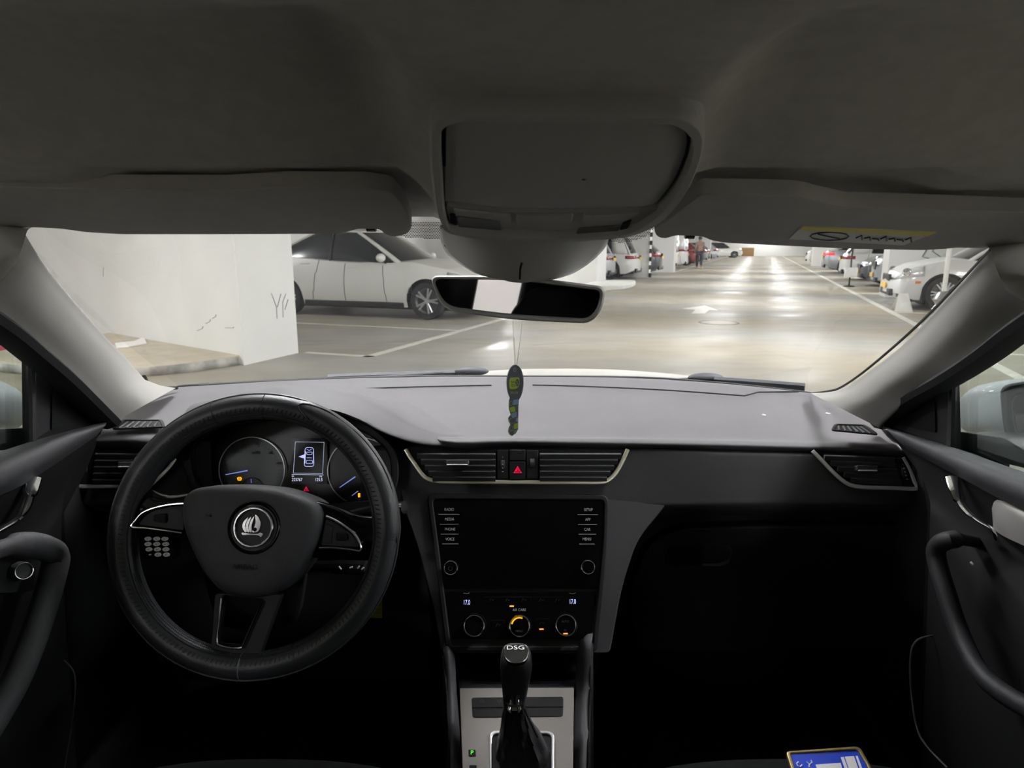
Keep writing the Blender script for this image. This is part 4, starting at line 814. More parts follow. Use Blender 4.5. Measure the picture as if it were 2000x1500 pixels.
# side (window demister) grilles on the pad
def grille(P, n, lab, z):
    q = [ZP(x, y, z) for x, y in rnd(P, 5, 3)]; i_ = sum(q, V((0, 0, 0))) / len(q); qi = [i_.lerp(p, .86) for p in q]
    b = B(); b.ringp(q, qi, (0, 0, .003)); g = b.build('demister_grille', MT['dash_dark'], ds, bevel=.001)
    b = B(); b.prism([p + V((0, 0, .0005)) for p in qi], (0, 0, .0006)); b.build('dark_slot', MT['dark_gap'], g)
    (x0, y0), (x1, y1), (x2, y2), (x3, y3) = P
    for k in range(1, n):
        t = k / n; a = (x0 + (x1 - x0) * t, y0 + (y1 - y0) * t + 2.5); c = (x3 + (x2 - x3) * (t * .9) + (6 if x0 > 1000 else 0), y3 + (y2 - y3) * t - 2.5)
        b = B(); b.tube([ZP(*a, z + .002), ZP(*c, z + .002)], .0022, 5); b.build('slat', MT['dash_face'], g)
grille([(238, 822), (318, 822), (324, 836), (218, 840)], 7, '', -.3105); grille([(1630, 830), (1690, 832), (1716, 851), (1622, 842)], 7, '', -.3105)
# air vents
def vent(pl, out, chrome, slats, tab, wheels, name='air_vent', r=.0035, cm='chrome_old'):
    t = b = B(); b.prism([pl.m(*q, .0015) for q in rnd(out, 6, 3)], pl.n * .0015); v = b.build(name, MT['pitch'], ds)
    for (x0, x1, y0, y1) in slats:
        b = B(); a, c = pl.m(x0, y0, .007), pl.m(x1, y1, .007); b.box((a + c) / 2, ((c - a).length, .0055, .009), (((c - a).normalized()), (c - a).normalized().cross((pl.n * .5 + pl.u * .86).normalized()), (pl.n * .5 + pl.u * .86).normalized())); b.build('slat', MT['dash_face'], v, bevel=.0006)
    b = B(); b.tube(cr([pl.m(*q, .006) for q in chrome], 6), r, 8, flat=.55, up=pl.n); b.build('chrome_strip', MT[cm], v)
    if tab: x, y, w_ = tab; b = B(); b.prism([pl.m(*q, .008) for q in rnd([(x - w_, y - 5), (x + w_, y - 5), (x + w_, y + 5), (x - w_, y + 5)], 2)], pl.n * .012); tb = b.build('direction_tab', MT['dash_face'], v, bevel=.001); b = B(); b.tube([pl.m(x - w_ + 2, y + 5, .021), pl.m(x + w_ - 2, y + 5, .021)], .0013, 6); b.build('chrome_edge', MT['chrome_trim'], tb)
    for (x0, x1, y0, y1, sk, dots) in wheels:
        b = B(); b.prism([pl.m(*q, .002) for q in ((x0 + sk, y0), (x1 + sk, y0), (x1, y1), (x0, y1))], pl.n * .005); wp = b.build('wheel_plate', MT['dash_dark'], v, bevel=.001)
        xm = (x0 + x1) / 2 + sk / 2; ym = (y0 + y1) / 2; c_ = pl.m(xm, ym, -.004); n0 = len(wp.name)
        b = B(); ww = (x1 - x0) * .22 / F * 1.1; b.lathe(c_, pl.r, [(0, -ww), (.012, -ww), (.0135, -ww * .8), (.0135, ww * .8), (.012, ww), (0, ww)], 24); b.build('thumb_wheel', MT['dash_face'], wp)
        for k in range(dots): yy_ = ym - 14 + 28 * k / (dots - 1); b = B(); b.box(pl.m(xm + sk * (ym - yy_) / (y1 - y0), yy_, .0105), (.0022 * (.4 + k / dots), .0014, .001), (pl.r, pl.u, pl.n)); b.build('scale_dot', MT['print_grey'], wp)
    return v
pv = pF
sl = [(816 + k * 7.5, 968, 891 + k * 11.2, 891 + k * 11.2) for k in range(5)]
vent(pv, [(797, 878), (1222, 879), (1192, 936), (850, 938), (826, 922)], [(793, 878), (800, 890), (812, 908), (824, 925), (834, 934), (850, 939), (880, 941), (1000, 942), (1120, 942), (1165, 942), (1185, 939), (1200, 926), (1213, 904), (1225, 878)],
     sl + [(1054, 1212 - k * 7, 891 + k * 11.2, 891 + k * 11.2) for k in range(5)], (895, 904, 22), [(971, 993, 880, 935, 0, 5), (1028, 1051, 880, 935, 0, 0)] if 0 else [(971, 993, 880, 935, 0, 5)])
b = B(); b.prism([pv.m(*q, .002) for q in ((1028, 880), (1051, 880), (1051, 935), (1028, 935))], pv.n * .005); wp = b.build('wheel_plate', MT['dash_dark'], ds, bevel=.001)
b = B(); b.lathe(pv.m(1039.5, 905, -.004), pv.r, [(0, -.0045), (.012, -.0045), (.0135, -.0038), (.0135, .0038), (.012, .0045), (0, .0045)], 24); b.build('thumb_wheel', MT['dash_face'], wp)
b = B(); b.prism([pv.m(*q, .002) for q in ((995, 879), (1026, 879), (1026, 900), (995, 900))], pv.n * .006); b.build('sensor_cover', MT['dash_dark'], ds, bevel=.001)
b = B(); b.prism([pv.m(*q, .002) for q in ((995, 902), (1026, 902), (1026, 936), (995, 936))], pv.n * .0065); hb = b.build('hazard_button', MT['dash_dark'], ds, bevel=.001)
icon(pv, 1011, 918, 7, 'led_red', 'tri2', hb, .0093)
pl_ = PL(YP(200, 912, 1.092), (.05, -.93, .36)); 
vent(pl_, [(170, 884), (345, 884), (335, 915), (300, 945), (140, 946)], [(166, 884), (158, 898), (148, 922), (138, 946), (141, 949), (170, 950), (240, 950), (290, 949), (312, 935), (335, 912), (346, 896)],
     [(192 - k * 1.5, 330 - k * 7, 891 + k * 12.5, 891 + k * 12.5) for k in range(5)], (262, 908, 20), [(150, 172, 884, 945, 20, 5)], cm='chrome_trim')
prr = PL(YP(1700, 912, 1.087), (-.04, -.93, .36))
vent(prr, [(1590, 884), (1768, 893), (1790, 950), (1670, 950), (1645, 940)], [(1584, 881), (1600, 897), (1622, 920), (1642, 938), (1660, 948), (1690, 952), (1740, 953), (1786, 954), (1782, 940), (1772, 916), (1760, 894)],
     [(1606 + k * 13, 1742 + k * 3.5, 894 + k * 11, 899 + k * 11) for k in range(5)], (1683, 915, 20), [(1758, 1780, 895, 949, -16, 5)], cm='chrome_trim')
# ---- centre stack
_a = pF.m(1010, 952, -.004); ps = through(_a, YP(900, 1262, .955), YP(1100, 1262, .955))
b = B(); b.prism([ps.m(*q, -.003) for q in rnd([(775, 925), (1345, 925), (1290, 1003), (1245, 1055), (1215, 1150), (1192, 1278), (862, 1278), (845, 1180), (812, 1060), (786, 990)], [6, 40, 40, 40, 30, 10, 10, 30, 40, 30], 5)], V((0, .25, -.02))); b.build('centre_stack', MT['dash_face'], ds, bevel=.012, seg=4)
def frame(O, I, r1, r2, name, m_, h, pl=ps, off=0, par=ds, bev=.002): 
    O2, I2 = rnd(O, r1, 5), rnd(I, r2, 5); b = B(); b.ringp([pl.m(*q, off) for q in O2], [pl.m(*q, off) for q in I2], pl.n * h); return b.build(name, MT[m_], par, bevel=bev, seg=3)
frame([(834, 964), (1188, 967), (1186, 1060), (1166, 1272), (872, 1272), (846, 1060)], [(845, 975), (1180, 977), (1178, 1060), (1157, 1262), (881, 1262), (856, 1060)], [16, 16, 40, 10, 10, 40], [10, 10, 40, 6, 6, 40], 'stack_surround', 'dash_dark', .012, off=-.008)
mm = thing('centre_screen', 'glossy black switched-off centre touchscreen with side buttons and two knobs', 'screen', ps.m(1014, 1060))
b = B(); b.prism([ps.m(*q, -.006) for q in rnd([(846, 976), (1180, 978), (1178, 1060), (1168, 1150), (868, 1150), (856, 1060)], [10, 10, 40, 4, 4, 40], 4)], ps.n * .007); b.build('screen_glass', MT['screen'], mm, bevel=.0008)
for s_, x, y in (('RADIO', 877.5, 995.5), ('MEDIA', 878, 1014.5), ('PHONE', 879, 1034), ('VOICE', 879, 1053.3), ('SETUP', 1149, 996), ('APP', 1148, 1015), ('CAR', 1147, 1034.5), ('MENU', 1146, 1053.3)): text(s_, ps, x, y, 5.4, MT['print_grey'], mm, off=.0016, sx=.8)
for x0, x1, y in ((856, 897, 1004.7), (859, 896, 1024), (861, 896, 1043.4), (864, 895.5, 1062.5), (1128, 1168, 1005.3), (1129, 1166, 1024.5), (1130, 1164, 1043.6), (1131, 1161, 1062.7)):
    b = B(); b.tube([ps.m(x0, y, .0014), ps.m(x1, y, .0014)], .0004, 4); b.build('button_line', MT['print_grey'], mm)
def knob(pl, cx, cy, r, h, par, name='knob', capm='piano', off=.001):
    c = pl.m(cx, cy, off); R_ = r * (c - CAM).dot(FW) / F
    b = B(); b.lathe(c, pl.n, [(R_ * 1.18, 0), (R_ * 1.12, .002), (R_ * 1.02, .0025), (R_ * .98, h * .8), (R_ * .97, h), (R_ * .88, h + .0012), (R_ * .84, h - .001), (0, h - .0008)], 40); k = b.build(name, MT[capm], par, angle=30)
    b = B(); b.tube([c + pl.n * (h + .0006) + (pl.r * math.cos(a) + pl.u * math.sin(a)) * R_ * .93 for a in [i * math.pi / 20 for i in range(40)]], .0011, 8, closed=True); b.build('chrome_ring', MT['chrome'], k)
    return k, c + pl.n * h
for cx, cy in ((881.5, 1110), (1147, 1109)): k1, c1 = knob(ps, cx, cy, 13.5, .012, mm)
b = B(); b.tube([ps.m(881 + 4 * math.cos(a), 1111 + 4 * math.sin(a), .013) for a in [i * .6 - 1 for i in range(10)]], .0003, 4); b.build('power_mark', MT['print_dim'], mm)
# climate panel
cl = thing('climate_panel', 'glossy black climate control panel with three chrome ringed knobs', 'climate control', ps.m(1014, 1205))
pcl = PL(ps.m(1014, 1158, -.003), (0, -.84, .54))
b = B(); b.prism([pcl.m(*q, -.006) for q in rnd([(869, 1156), (1166, 1156), (1152, 1248), (884, 1248)], 4, 3)], pcl.n * .007); b.build('panel', MT['piano'], cl, bevel=.001)
for cx, cy in ((927, 1223), (1014.5, 1223), (1104, 1222)): knob(pcl, cx, cy, 20.5, .016, cl)
pq = PL(pcl.m(1014, 1223, .0165), pcl.n)
for k in range(6):
    a = math.radians(200 + k * 17); c_, s_ = math.cos(a), math.sin(a); p = pq.m(1014.5 + 15 * c_, 1222 + 15.5 * s_); b = B(); b.box(p, (.0034, .0022, .0006), ((pq.r * -s_ - pq.u * c_).normalized(), (pq.r * c_ - pq.u * s_).normalized(), pq.n)); b.build('fan_light', MT['led_amber'], cl)
text('MENU', pq, 1014, 1233, 4, MT['print_dim'], cl, sx=.9); text('AUTO', pq, 1104, 1214, 4, MT['print_dim'], cl, sx=.9); text('AC', pq, 1104, 1231, 3, MT['print_dim'], cl)
text('17.0', pcl, 911.5, 1177, 9, MT['led_white'], cl, off=.0016, sx=.62); text('17.0', pcl, 1118, 1175.5, 9, MT['led_white'], cl, off=.0016, sx=.62)
text('AIR CARE', pcl, 1014, 1191.5, 5, MT['print_grey'], cl, off=.0016, sx=.85)
for x, y, m_ in ((999.5, 1184, 'led_amber'), (1057.5, 1229, 'led_orange')): icon(pcl, x, y, 4.5, m_, 'bar', cl, .0018)
icon(pq, 1104.5, 1237.5, 4.5, 'led_orange', 'bar', cl, .0008)
for x0, x1, y0, y1 in ((946, 974, 1166, 1178), (976, 1006, 1166, 1178), (1008, 1038, 1166, 1178), (1042, 1072, 1166, 1178), (1075, 1102, 1166, 1178), (960, 986, 1211, 1230), (1045, 1072, 1208, 1226)):
    b = B(); b.prism([pcl.m(*q, .001) for q in rnd([(x0, y0), (x1, y0), (x1, y1), (x0, y1)], 1.5, 2)], pcl.n * .0012); kb = b.build('button', MT['piano'], cl, bevel=.0005)
    xm, ym = (x0 + x1) / 2, (y0 + y1) / 2; b = B(); b.tube([pcl.m(xm - 4, ym + 3, .0024), pcl.m(xm - 1, ym - 3, .0024), pcl.m(xm + 2, ym + 1, .0024), pcl.m(xm + 5, ym - 1, .0024)], .0003, 4); b.build('button_mark', MT['print_dim'], kb)
for x in (911, 1118): b = B(); b.tube([pcl.m(x - 6, 1158.5, .0015), pcl.m(x - 1, 1159.5, .0015), pcl.m(x + 2, 1159.5, .0015), pcl.m(x + 6, 1158, .0015)], .0005, 4); b.build('clock_fragment', MT['print_grey'], cl)
# ---- small controls on the driver side
lsp = PL(YP(190, 1040, 1.14), (.1, -1, .15)); k_, c_ = knob(lsp, 196, 1042, 26, .012, ds, 'light_switch', 'dash_dark')
for x, y in ((194, 1028), (190, 1041)): b = B(); b.ball(lsp.m(x, y, .014), (.002, .001, .0015)); b.build('switch_mark', MT['print_dim'], ds)
kp = PL(YP(308, 1070, 1.10), (.1, -1, .3)); kd = thing('keypad', 'small black keypad with pale oval keys under the left spoke', 'keypad', kp.m(308, 1070))
b = B(); b.prism([kp.m(*q, -.03) for q in rnd([(276, 1046), (338, 1046), (341, 1092), (280, 1092)], 5)], kp.n * .03); b.build('case', MT['pitch'], kd, bevel=.002)
for r_, xs_ in enumerate(((290, 307, 323), (290, 307, 324.5), (292, 308.5, 325), (294, 309.5, 326))):
    for x in xs_:
        y = 1052 + r_ * 10.3
        if (r_ == 3 and x == 294): w_ = 2
        else: w_ = 6.4
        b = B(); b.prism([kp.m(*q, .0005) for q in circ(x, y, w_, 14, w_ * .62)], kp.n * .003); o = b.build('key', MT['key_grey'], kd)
        if w_ > 3: b = B(); b.box(kp.m(x, y, .0048), (.0016, .0012, .0004), (kp.r, kp.u, kp.n)); b.build('key_digit', MT['dark_gap'], o)
# stalks
st = thing('steering_column', 'black steering column shroud behind the wheel with stalks', 'steering column', U(500, 1070, 1.0))
b = B(); b.loft([[U(440, 985, 1.0), U(500, 975, 1.0), U(570, 985, 1.0)], [U(415, 1080, 1.0), U(500, 1080, .99), U(600, 1080, 1.0)], [U(440, 1200, 1.02), U(510, 1215, 1.02), U(585, 1200, 1.02)]]); b.build('shroud', MT['pitch'], st, thick=.05)
b = B(); b.tube(cr([U(560, 1050, 1.0), U(640, 1020, .99), U(720, 1000, .98), U(775, 992, .97)], 4), [.009] * 9 + [.011, .012, .012, .012], 10, caps=True); wk = b.build('wiper_stalk', MT['dash_dark'], st)
b = B(); b.tube([U(776, 992, .97), U(790, 991, .965)], .0095, 12); b.build('stalk_tip', MT['chrome'], wk)
b = B(); b.tube(cr([U(560, 1100, .99), U(620, 1106, .98), U(690, 1108, .965), U(716, 1108, .96)], 4), [.008] * 6 + [.010] * 7, 10); ck = b.build('cruise_stalk', MT['pitch'], st)
psx = PL(U(680, 1108, .95), (0, -1, .3))
for x0, y0, x1, y1 in ((662, 1106, 667, 1112), (683, 1109, 689, 1107), (698, 1110, 702, 1105), (706, 1112, 711, 1108)): b = B(); b.tube([psx.m(x0, y0), psx.m(x1, y1)], .0012, 5); b.build('stalk_mark', MT['print_grey'], ck)
pn = PL(YP(735, 1190, 1.12), (0, -1, .1)); b = B(); b.prism([pn.m(*q) for q in ((722, 1160), (746, 1160), (746.5, 1207), (721, 1206))], pn.n * .001); nt_ = tag(b.build('paper_note', MT['note_yellow']), 'small yellow paper note under the dash right of the steering wheel', 'note')
b = B()
for k in range(5): b.tube([pn.m(728, 1168 + k * 7, .0015), pn.m(743, 1168 + k * 7, .0015)], .0004, 4)
b.build('note_lines', MT['print_dim'], nt_, kind='stuff')
for k in range(5):
    b = B(); x = 675 + k * 11; b.ball(YP(x, 1278 + (k % 2) * 4, 1.4), (.006, .004, .004), 8, 5); tag(b.build('pedal_stud', MT['print_dim' if 0 else 'dash_dark']), 'dim round stud on the dark pedal under the dash', 'stud', 'studs on the brake pedal')
# ================================================================ STEERING WHEEL
WT = math.radians(20); WC = U(498, 1040, .905)
pw = PL(WC, (0, -math.cos(WT), math.sin(WT)))
wh = thing('steering_wheel', 'black steering wheel in a stitched leather cover with a winged arrow badge', 'steering wheel', WC)
KY = .965; RM = .1785; RT_ = .0185
def we(a, r=RM, o=0): return WC + pw.r * (r * math.cos(a)) + pw.u * (r * KY * math.sin(a)) + pw.n * o
def rimsurf(a, t, g=0): rr = RT_ + g; return we(a, RM + rr * math.cos(t), rr * math.sin(t))
N = 128
b = B(); b.grid([[rimsurf(2 * math.pi * i / N, 2 * math.pi * j / 20) for j in range(20)] for i in range(N)], cu=True, cv=True); rim = b.build('leather_cover', MT['leather_cover'], wh, angle=80)
# smooth outer grip band, raised edge seams
A0, A1 = math.radians(78), math.radians(-8)
for t_, m_, r_ in ((.35, 'leather_cover', .0016), (2.35, 'stitch', .0009)):
    b = B(); b.tube([rimsurf(2 * math.pi * i / N, t_, .0001) for i in range(N)], r_, 6, closed=True); b.build('cover_seam', MT[m_], rim)
b = B()
for i in range(170):
    a = 2 * math.pi * i / 170; b.tube([rimsurf(a, 1.75, .0002), rimsurf(a + .010, 2.05, .0002)], .0008, 4)
b.build('stitching', MT['stitch'], rim, kind='stuff')
b = B()
for i in range(90):
    for j, t_ in enumerate((2.5, 2.7, 2.9)):
        a = math.radians(200 + i * .95 + (j % 2) * .5); b.ball(rimsurf(a, t_, .0001), .0009, 5, 3)
b.build('perforation', MT['stitch'], rim, kind='stuff')
b = B(); b.grid([[rimsurf(math.radians(73 - 76 * i / 40), -.25 + 1.95 * j / 10, .0016 * math.sin(math.pi * j / 10) ** .3 * min(1, i / 2, (40 - i) / 2) + .0001) for j in range(11)] for i in range(41)]); b.build('leather_patch', MT['leather_cover'], rim, angle=80)
b = B(); b.tube(cr([rimsurf(math.radians(q), t_, .0012) for q, t_ in ((64, 2.0), (68, 1.7), (72, 1.3), (71, .9), (66, .7), (58, .6), (40, .55), (20, .5), (-4, .5))], 6), .0013, 6); b.build('patch_piping', MT['stitch'], rim)
for ad in (88, 268, 110, 292):
    b = B(); b.tube([rimsurf(math.radians(ad), -.6 + 3.6 * j / 16, .0002) for j in range(17)], .0007, 4); b.build('cover_joint', MT['stitch' if ad != 268 else 'grey_seam'], rim)
# spokes: dark plastic with chrome outlines
def sp(P, h0, h1, m_, name, r=4, bev=.003, par=wh, off2=None):
    b = B(); b.prism([pw.m(*q, h0) for q in rnd(P, r, 4)], pw.n * (h1 - h0)); return b.build(name, MT[m_], par, bevel=bev, seg=3)
b = B(); b.loft([[pw.m(x, y, h) for x, y, h in r] for r in (
    [(250, 985, -.004), (285, 955, -.002), (330, 968, 0), (400, 958, .006), (450, 950, .01)], [(245, 1015, .002), (285, 985, .010), (330, 985, .014), (400, 975, .018), (460, 975, .02)],
    [(248, 1035, 0), (290, 1035, .008), (330, 1040, .012), (400, 1048, .016), (460, 1055, .018)], [(262, 1046, -.012), (300, 1048, -.008), (340, 1052, -.004), (400, 1062, 0), (460, 1075, 0)])], 4, 4); ls = b.build('left_spoke' if 0 else 'spoke', MT['piano'], wh, thick=.008, toff=-1, angle=60)
b = B(); b.loft([[pw.m(x, y, h) for x, y, h in r] for r in (
    [(560, 962, .01), (610, 975, .006), (660, 988, .002), (700, 1005, 0), (735, 1010, -.004)], [(560, 990, .02), (620, 990, .018), (665, 1003, .014), (705, 1030, .012), (745, 1030, .002)],
    [(560, 1065, .018), (620, 1075, .016), (665, 1082, .012), (710, 1086, .008), (745, 1080, 0)], [(560, 1085, 0), (620, 1090, 0), (665, 1092, -.004), (710, 1096, -.008), (740, 1098, -.012)])], 4, 4); rs = b.build('spoke', MT['piano'], wh, thick=.008, toff=-1, angle=60)
def chrom(P, h, r_, closed=False, n=5): b = B(); b.tube(cr([pw.m(*q, h) for q in P], n, closed), r_, 8, closed=closed); b.build('chrome_edge', MT['chrome'], wh)
chrom([(381, 982), (350, 984), (320, 990), (295, 1000), (282, 1014), (274, 1027), (300, 1029.5), (335, 1034), (370, 1039)], .0205, .0016)
sp([(384, 987), (345, 989), (315, 996), (297, 1006), (284, 1024), (305, 1026), (370, 1035)], .012, .0185, 'dash_dark', 'button_pad', 6, .001)
sp([(316, 1003), (340, 1001), (340, 1020), (316, 1017)], .018, .022, 'pitch', 'scroll_button', 4, .001); sp([(350, 991), (376, 989), (372, 1034), (346, 1031)], .018, .0195, 'dash_dark', 'button_pad', 3, .0008)
chrom([(645, 1007), (665, 1016), (690, 1033), (705, 1050), (711, 1072), (690, 1070), (660, 1067), (632, 1067)], .0205, .0018)
sp([(643, 1012), (662, 1020), (686, 1037), (700, 1052), (706, 1067), (634, 1063)], .012, .0185, 'dash_dark', 'button_pad', 5, .001)
sp([(665, 1037), (684, 1040), (686, 1054), (663, 1053)], .018, .022, 'pitch', 'scroll_button', 4, .001); sp([(643, 1020), (658, 1026), (655, 1060), (637, 1058)], .018, .0195, 'dash_dark', 'button_pad', 3, .0008)
# lower spoke with open centre
O_ = [(422, 1150), (545, 1150), (518, 1278), (412, 1278)]; I_ = [(444, 1160), (519, 1168), (480, 1262), (432, 1257)]
b = B(); b.ringp([pw.m(*q, -.008) for q in rnd([(424, 1158), (552, 1160), (532, 1215), (505, 1292), (414, 1292), (420, 1220)], 6, 3)], [pw.m(*q, -.008) for q in rnd([(439, 1160), (519, 1168), (500, 1210), (480, 1262), (430, 1258), (434, 1205)], 6, 3)], pw.n * .014); b.build('lower_spoke', MT['dash_dark'], wh, bevel=.004, seg=3)
b = B(); b.tube(cr([pw.m(*q, .009) for q in ((437.5, 1166), (434, 1205), (430, 1248), (435, 1257), (455, 1262), (476, 1262), (482, 1254), (500, 1212), (518, 1172))], 5), .0020, 8); b.build('chrome_edge', MT['chrome'], wh)
# airbag pad
AB = rnd([(372, 968), (392, 953), (440, 946), (500, 947), (560, 953), (618, 974), (641, 992), (641, 1020), (628, 1065), (600, 1110), (565, 1150), (525, 1164), (480, 1164), (445, 1152), (410, 1112), (385, 1060), (370, 1015)], 22, 4)
q_ = [pw.m(*q, 0) for q in AB]; cq = pw.m(503, 1045, 0); 
rows = [[p + pw.n * h for p in [cq.lerp(p, s_) for p in q_]] for s_, h in ((1, -.03), (1.0, .008), (.99, .018), (.965, .026), (.92, .031), (.84, .034), (.7, .036), (.55, .0365), (.4, .037), (.2, .037), (.01, .037))]
b = B(); b.grid(rows, cu=True); ab = b.build('airbag_cover', MT['airbag'], wh, angle=60)
pb = PL(WC + pw.n * .0375, pw.n)
text('AIRBAG', pb, 478, 1108, 10, MT['stitch'], ab, off=.0004, rot=math.radians(-2), ext=.0003)
b = B(); b.tube([pb.m(403, 1003, .0002), pb.m(404, 1008, .0002)], .0005, 4); b.tube([pb.m(*q, .0002) for q in ((403, 1007), (409, 1008), (411, 1004), (414, 1010), (409, 1008))], .0005, 4); b.build('horn_mark', MT['stitch'], ab)
# badge: ring with a winged arrow in relief
c0 = pb.m(495.5, 1030); 
b = B(); b.lathe(c0, pw.n, [(.0345, -.006), (.0345, .0), (.033, .0012), (.0285, -.0015), (.0265, -.002)], 48); b.build('badge_well', MT['piano'], ab)
bd = B(); bd.lathe(c0, pw.n, [(.027, -.003), (.027, -.001), (0, -.0008)], 40); bdo = bd.build('badge', MT['screen'], ab)
b = B(); b.tube([c0 + (pw.r * math.cos(a) + pw.u * math.sin(a)) * .0245 + pw.n * .001 for a in [i * math.pi / 30 for i in range(60)]], .0021, 10, closed=True); b.build('badge_ring', MT['chrome'], bdo)
pe = PL(c0, pw.n)
def rel(pts, h=.0012, off=.0): b = B(); b.prism([pe.m(495.5 + x, 1030 + y, off) for x, y in pts], pe.n * h); return b.build('badge_emblem', MT['chrome'], bdo, bevel=.0003)
def relc(pts, n=3): rel([(p.x, p.y) for p in cr([V((x, y, 0)) for x, y in pts], n, True)])
relc([(3, -25), (10, -20), (14, -8), (11, 6), (3, 10), (-3, 9), (1, 0), (4, -10)])
relc([(-23, 10), (-21, 15), (-8, 14.5), (8, 15.5), (14, 19), (19, 13), (13, 10), (7, 13), (-6, 12), (-14, 11)])
for k in range(3):
    a = k * 6.5; relc([(-17 + a * .75, 9), (-22 + a, -1), (-19 + a * 1.05, -12 - k), (-10 + a * .9, -20 - k), (-13 + a, -12 - k), (-16.5 + a, -2), (-12.5 + a * .75, 8.5)])
b = B(); b.lathe(pe.m(495.5 + 3, 1030 + 4, .0013), pe.n, [(.0026, 0), (.0022, .0004), (0, .0004)], 16); b.build('badge_eye', MT['dark_gap'], bdo)
# ================================================================ CENTRE CONSOLE
cn = thing('centre_console', 'centre console with brushed metal plate and dark side rails', 'centre console', L3(0, .85, -.8))
pt = through(YP(1010, 1345, .88), YP(900, 1500, .765), YP(1110, 1500, .765))
b = B(); b.prism([pt.m(*q) for q in rnd([(897, 1346), (1121, 1345), (1119, 1560), (905, 1560)], 3, 3)], pt.n * .003); pln = b.build('brushed_plate', MT['brushed'], cn, bevel=.001)
b = B(); b.prism([pt.m(*q, .003) for q in rnd([(921, 1366), (1100, 1364), (1099, 1402), (923, 1404)], 5, 3)], pt.n * .001); bp_ = b.build('button_strip', MT['pitch'], pln)
for x in (941, 975): b = B(); b.tube([pt.m(x + 3.5 * math.cos(a), 1373 + 4 * math.sin(a), .0045) for a in [i * .785 for i in range(8)]], .0003, 4, closed=True); b.build('button_mark', MT['print_dim'], bp_)
b = B(); b.tube([pt.m(923, 1386, .0045), pt.m(1099, 1384, .0045)], .0004, 4); b.build('strip_seam', MT['pitch'], bp_)
b = B(); b.prism([pt.m(*q, .003) for q in rnd([(915, 1467.5), (929, 1467.5), (929.5, 1480), (915.5, 1480)], 1.5)], pt.n * .0008); sq = b.build('gear_window', MT['pitch'], pln); text('P', pt, 922, 1473.7, 8, MT['led_green'], sq, off=.0042)
b = B(); b.prism([pt.m(*q, .003) for q in ((917, 1498), (931, 1498), (931, 1512), (917, 1512))], pt.n * .0008); b.build('gear_window', MT['pitch'], pln)
frame([(955, 1432), (1083, 1432), (1082, 1560), (956, 1560)], [(961, 1439), (1077, 1439), (1076, 1550), (962, 1550)], 16, 12, 'chrome_frame', 'satin', .004, pl=pt, off=.003, par=cn, bev=.0015)
b = B(); b.prism([pt.m(*q, .003) for q in rnd([(959, 1436), (1079, 1436), (1078, 1555), (960, 1555)], 14, 4)], pt.n * .0015); b.build('boot_base', MT['pitch'], cn)
# rails either side
def rail(P0, P1, name='side_rail'):
    b = B(); b.loft([[U(*q) for q in r] for r in zip(P0, P1)] if 0 else [[U(*q) for q in P0], [(U(*a) + U(*c)) / 2 + UP * .004 - FW * .006 for a, c in zip(P0, P1)], [U(*q) for q in P1]], 5, 4); b.build(name, MT['dash_face'], cn, thick=.01, toff=-1)
rail([(882, 1235, 1.10), (888, 1275, 1.06), (892, 1345, 1.04), (898, 1430, .99), (905, 1560, .90)], [(860, 1238, 1.09), (866, 1278, 1.05), (872, 1345, 1.03), (876, 1430, .98), (878, 1560, .89)])
rail([(1162, 1225, 1.09), (1156, 1255, 1.05), (1153, 1345, 1.03), (1150, 1430, .98), (1146, 1560, .89)], [(1136, 1230, 1.10), (1128, 1265, 1.06), (1122, 1345, 1.045), (1121, 1430, .99), (1120, 1560, .90)])
for P in ([(866, 1278, 1.05), (872, 1345, 1.03), (876, 1430, .98), (878, 1560, .89)], [(1156, 1255, 1.05), (1153, 1345, 1.03), (1150, 1430, .98), (1146, 1560, .89)]):
    b = B(); q = [U(*a) for a in P]; s_ = -.01 if P[0][0] < 1000 else .01; b.grid([q, [p + V((s_, .01, -.3)) for p in q]]); b.build('console_side', MT['pitch'], cn, thick=.004)
b = B(); b.loft([[U(890, 1262, 1.12), U(1010, 1262, 1.14), U(1130, 1262, 1.12)], [U(892, 1300, 1.14), U(1010, 1300, 1.17), U(1128, 1300, 1.14)], [U(895, 1330, 1.07), U(1010, 1330, 1.08), U(1124, 1330, 1.07)], [U(897, 1346, 1.035), U(1010, 1346, 1.035), U(1122, 1346, 1.035)]], 4, 4); b.build('storage_tray', MT['dash_dark'], cn, thick=.004)
b = B(); b.prism([U(*q, 1.055) for q in rnd([(920, 1338), (1102, 1335), (1100, 1343), (920, 1345)], 3)], UP * .004); b.build('tray_lip', MT['dash_face'], cn, bevel=.001)
ptx = PL(U(1090, 1275, 1.12), (0, -1, .3)); text('USB', ptx, 1063, 1275, 4.5, MT['print_dim'], cn); text('AUX', ptx, 1111, 1274.5, 4.5, MT['print_dim'], cn)
b = B(); b.tube([ptx.m(1072, 1277), ptx.m(1082, 1277)], .0004, 4); b.tube(pxc(1100, 1275, 3.5, ptx, 0, 12), .0004, 4, closed=True); b.build('socket_mark', MT['print_dim'], cn)
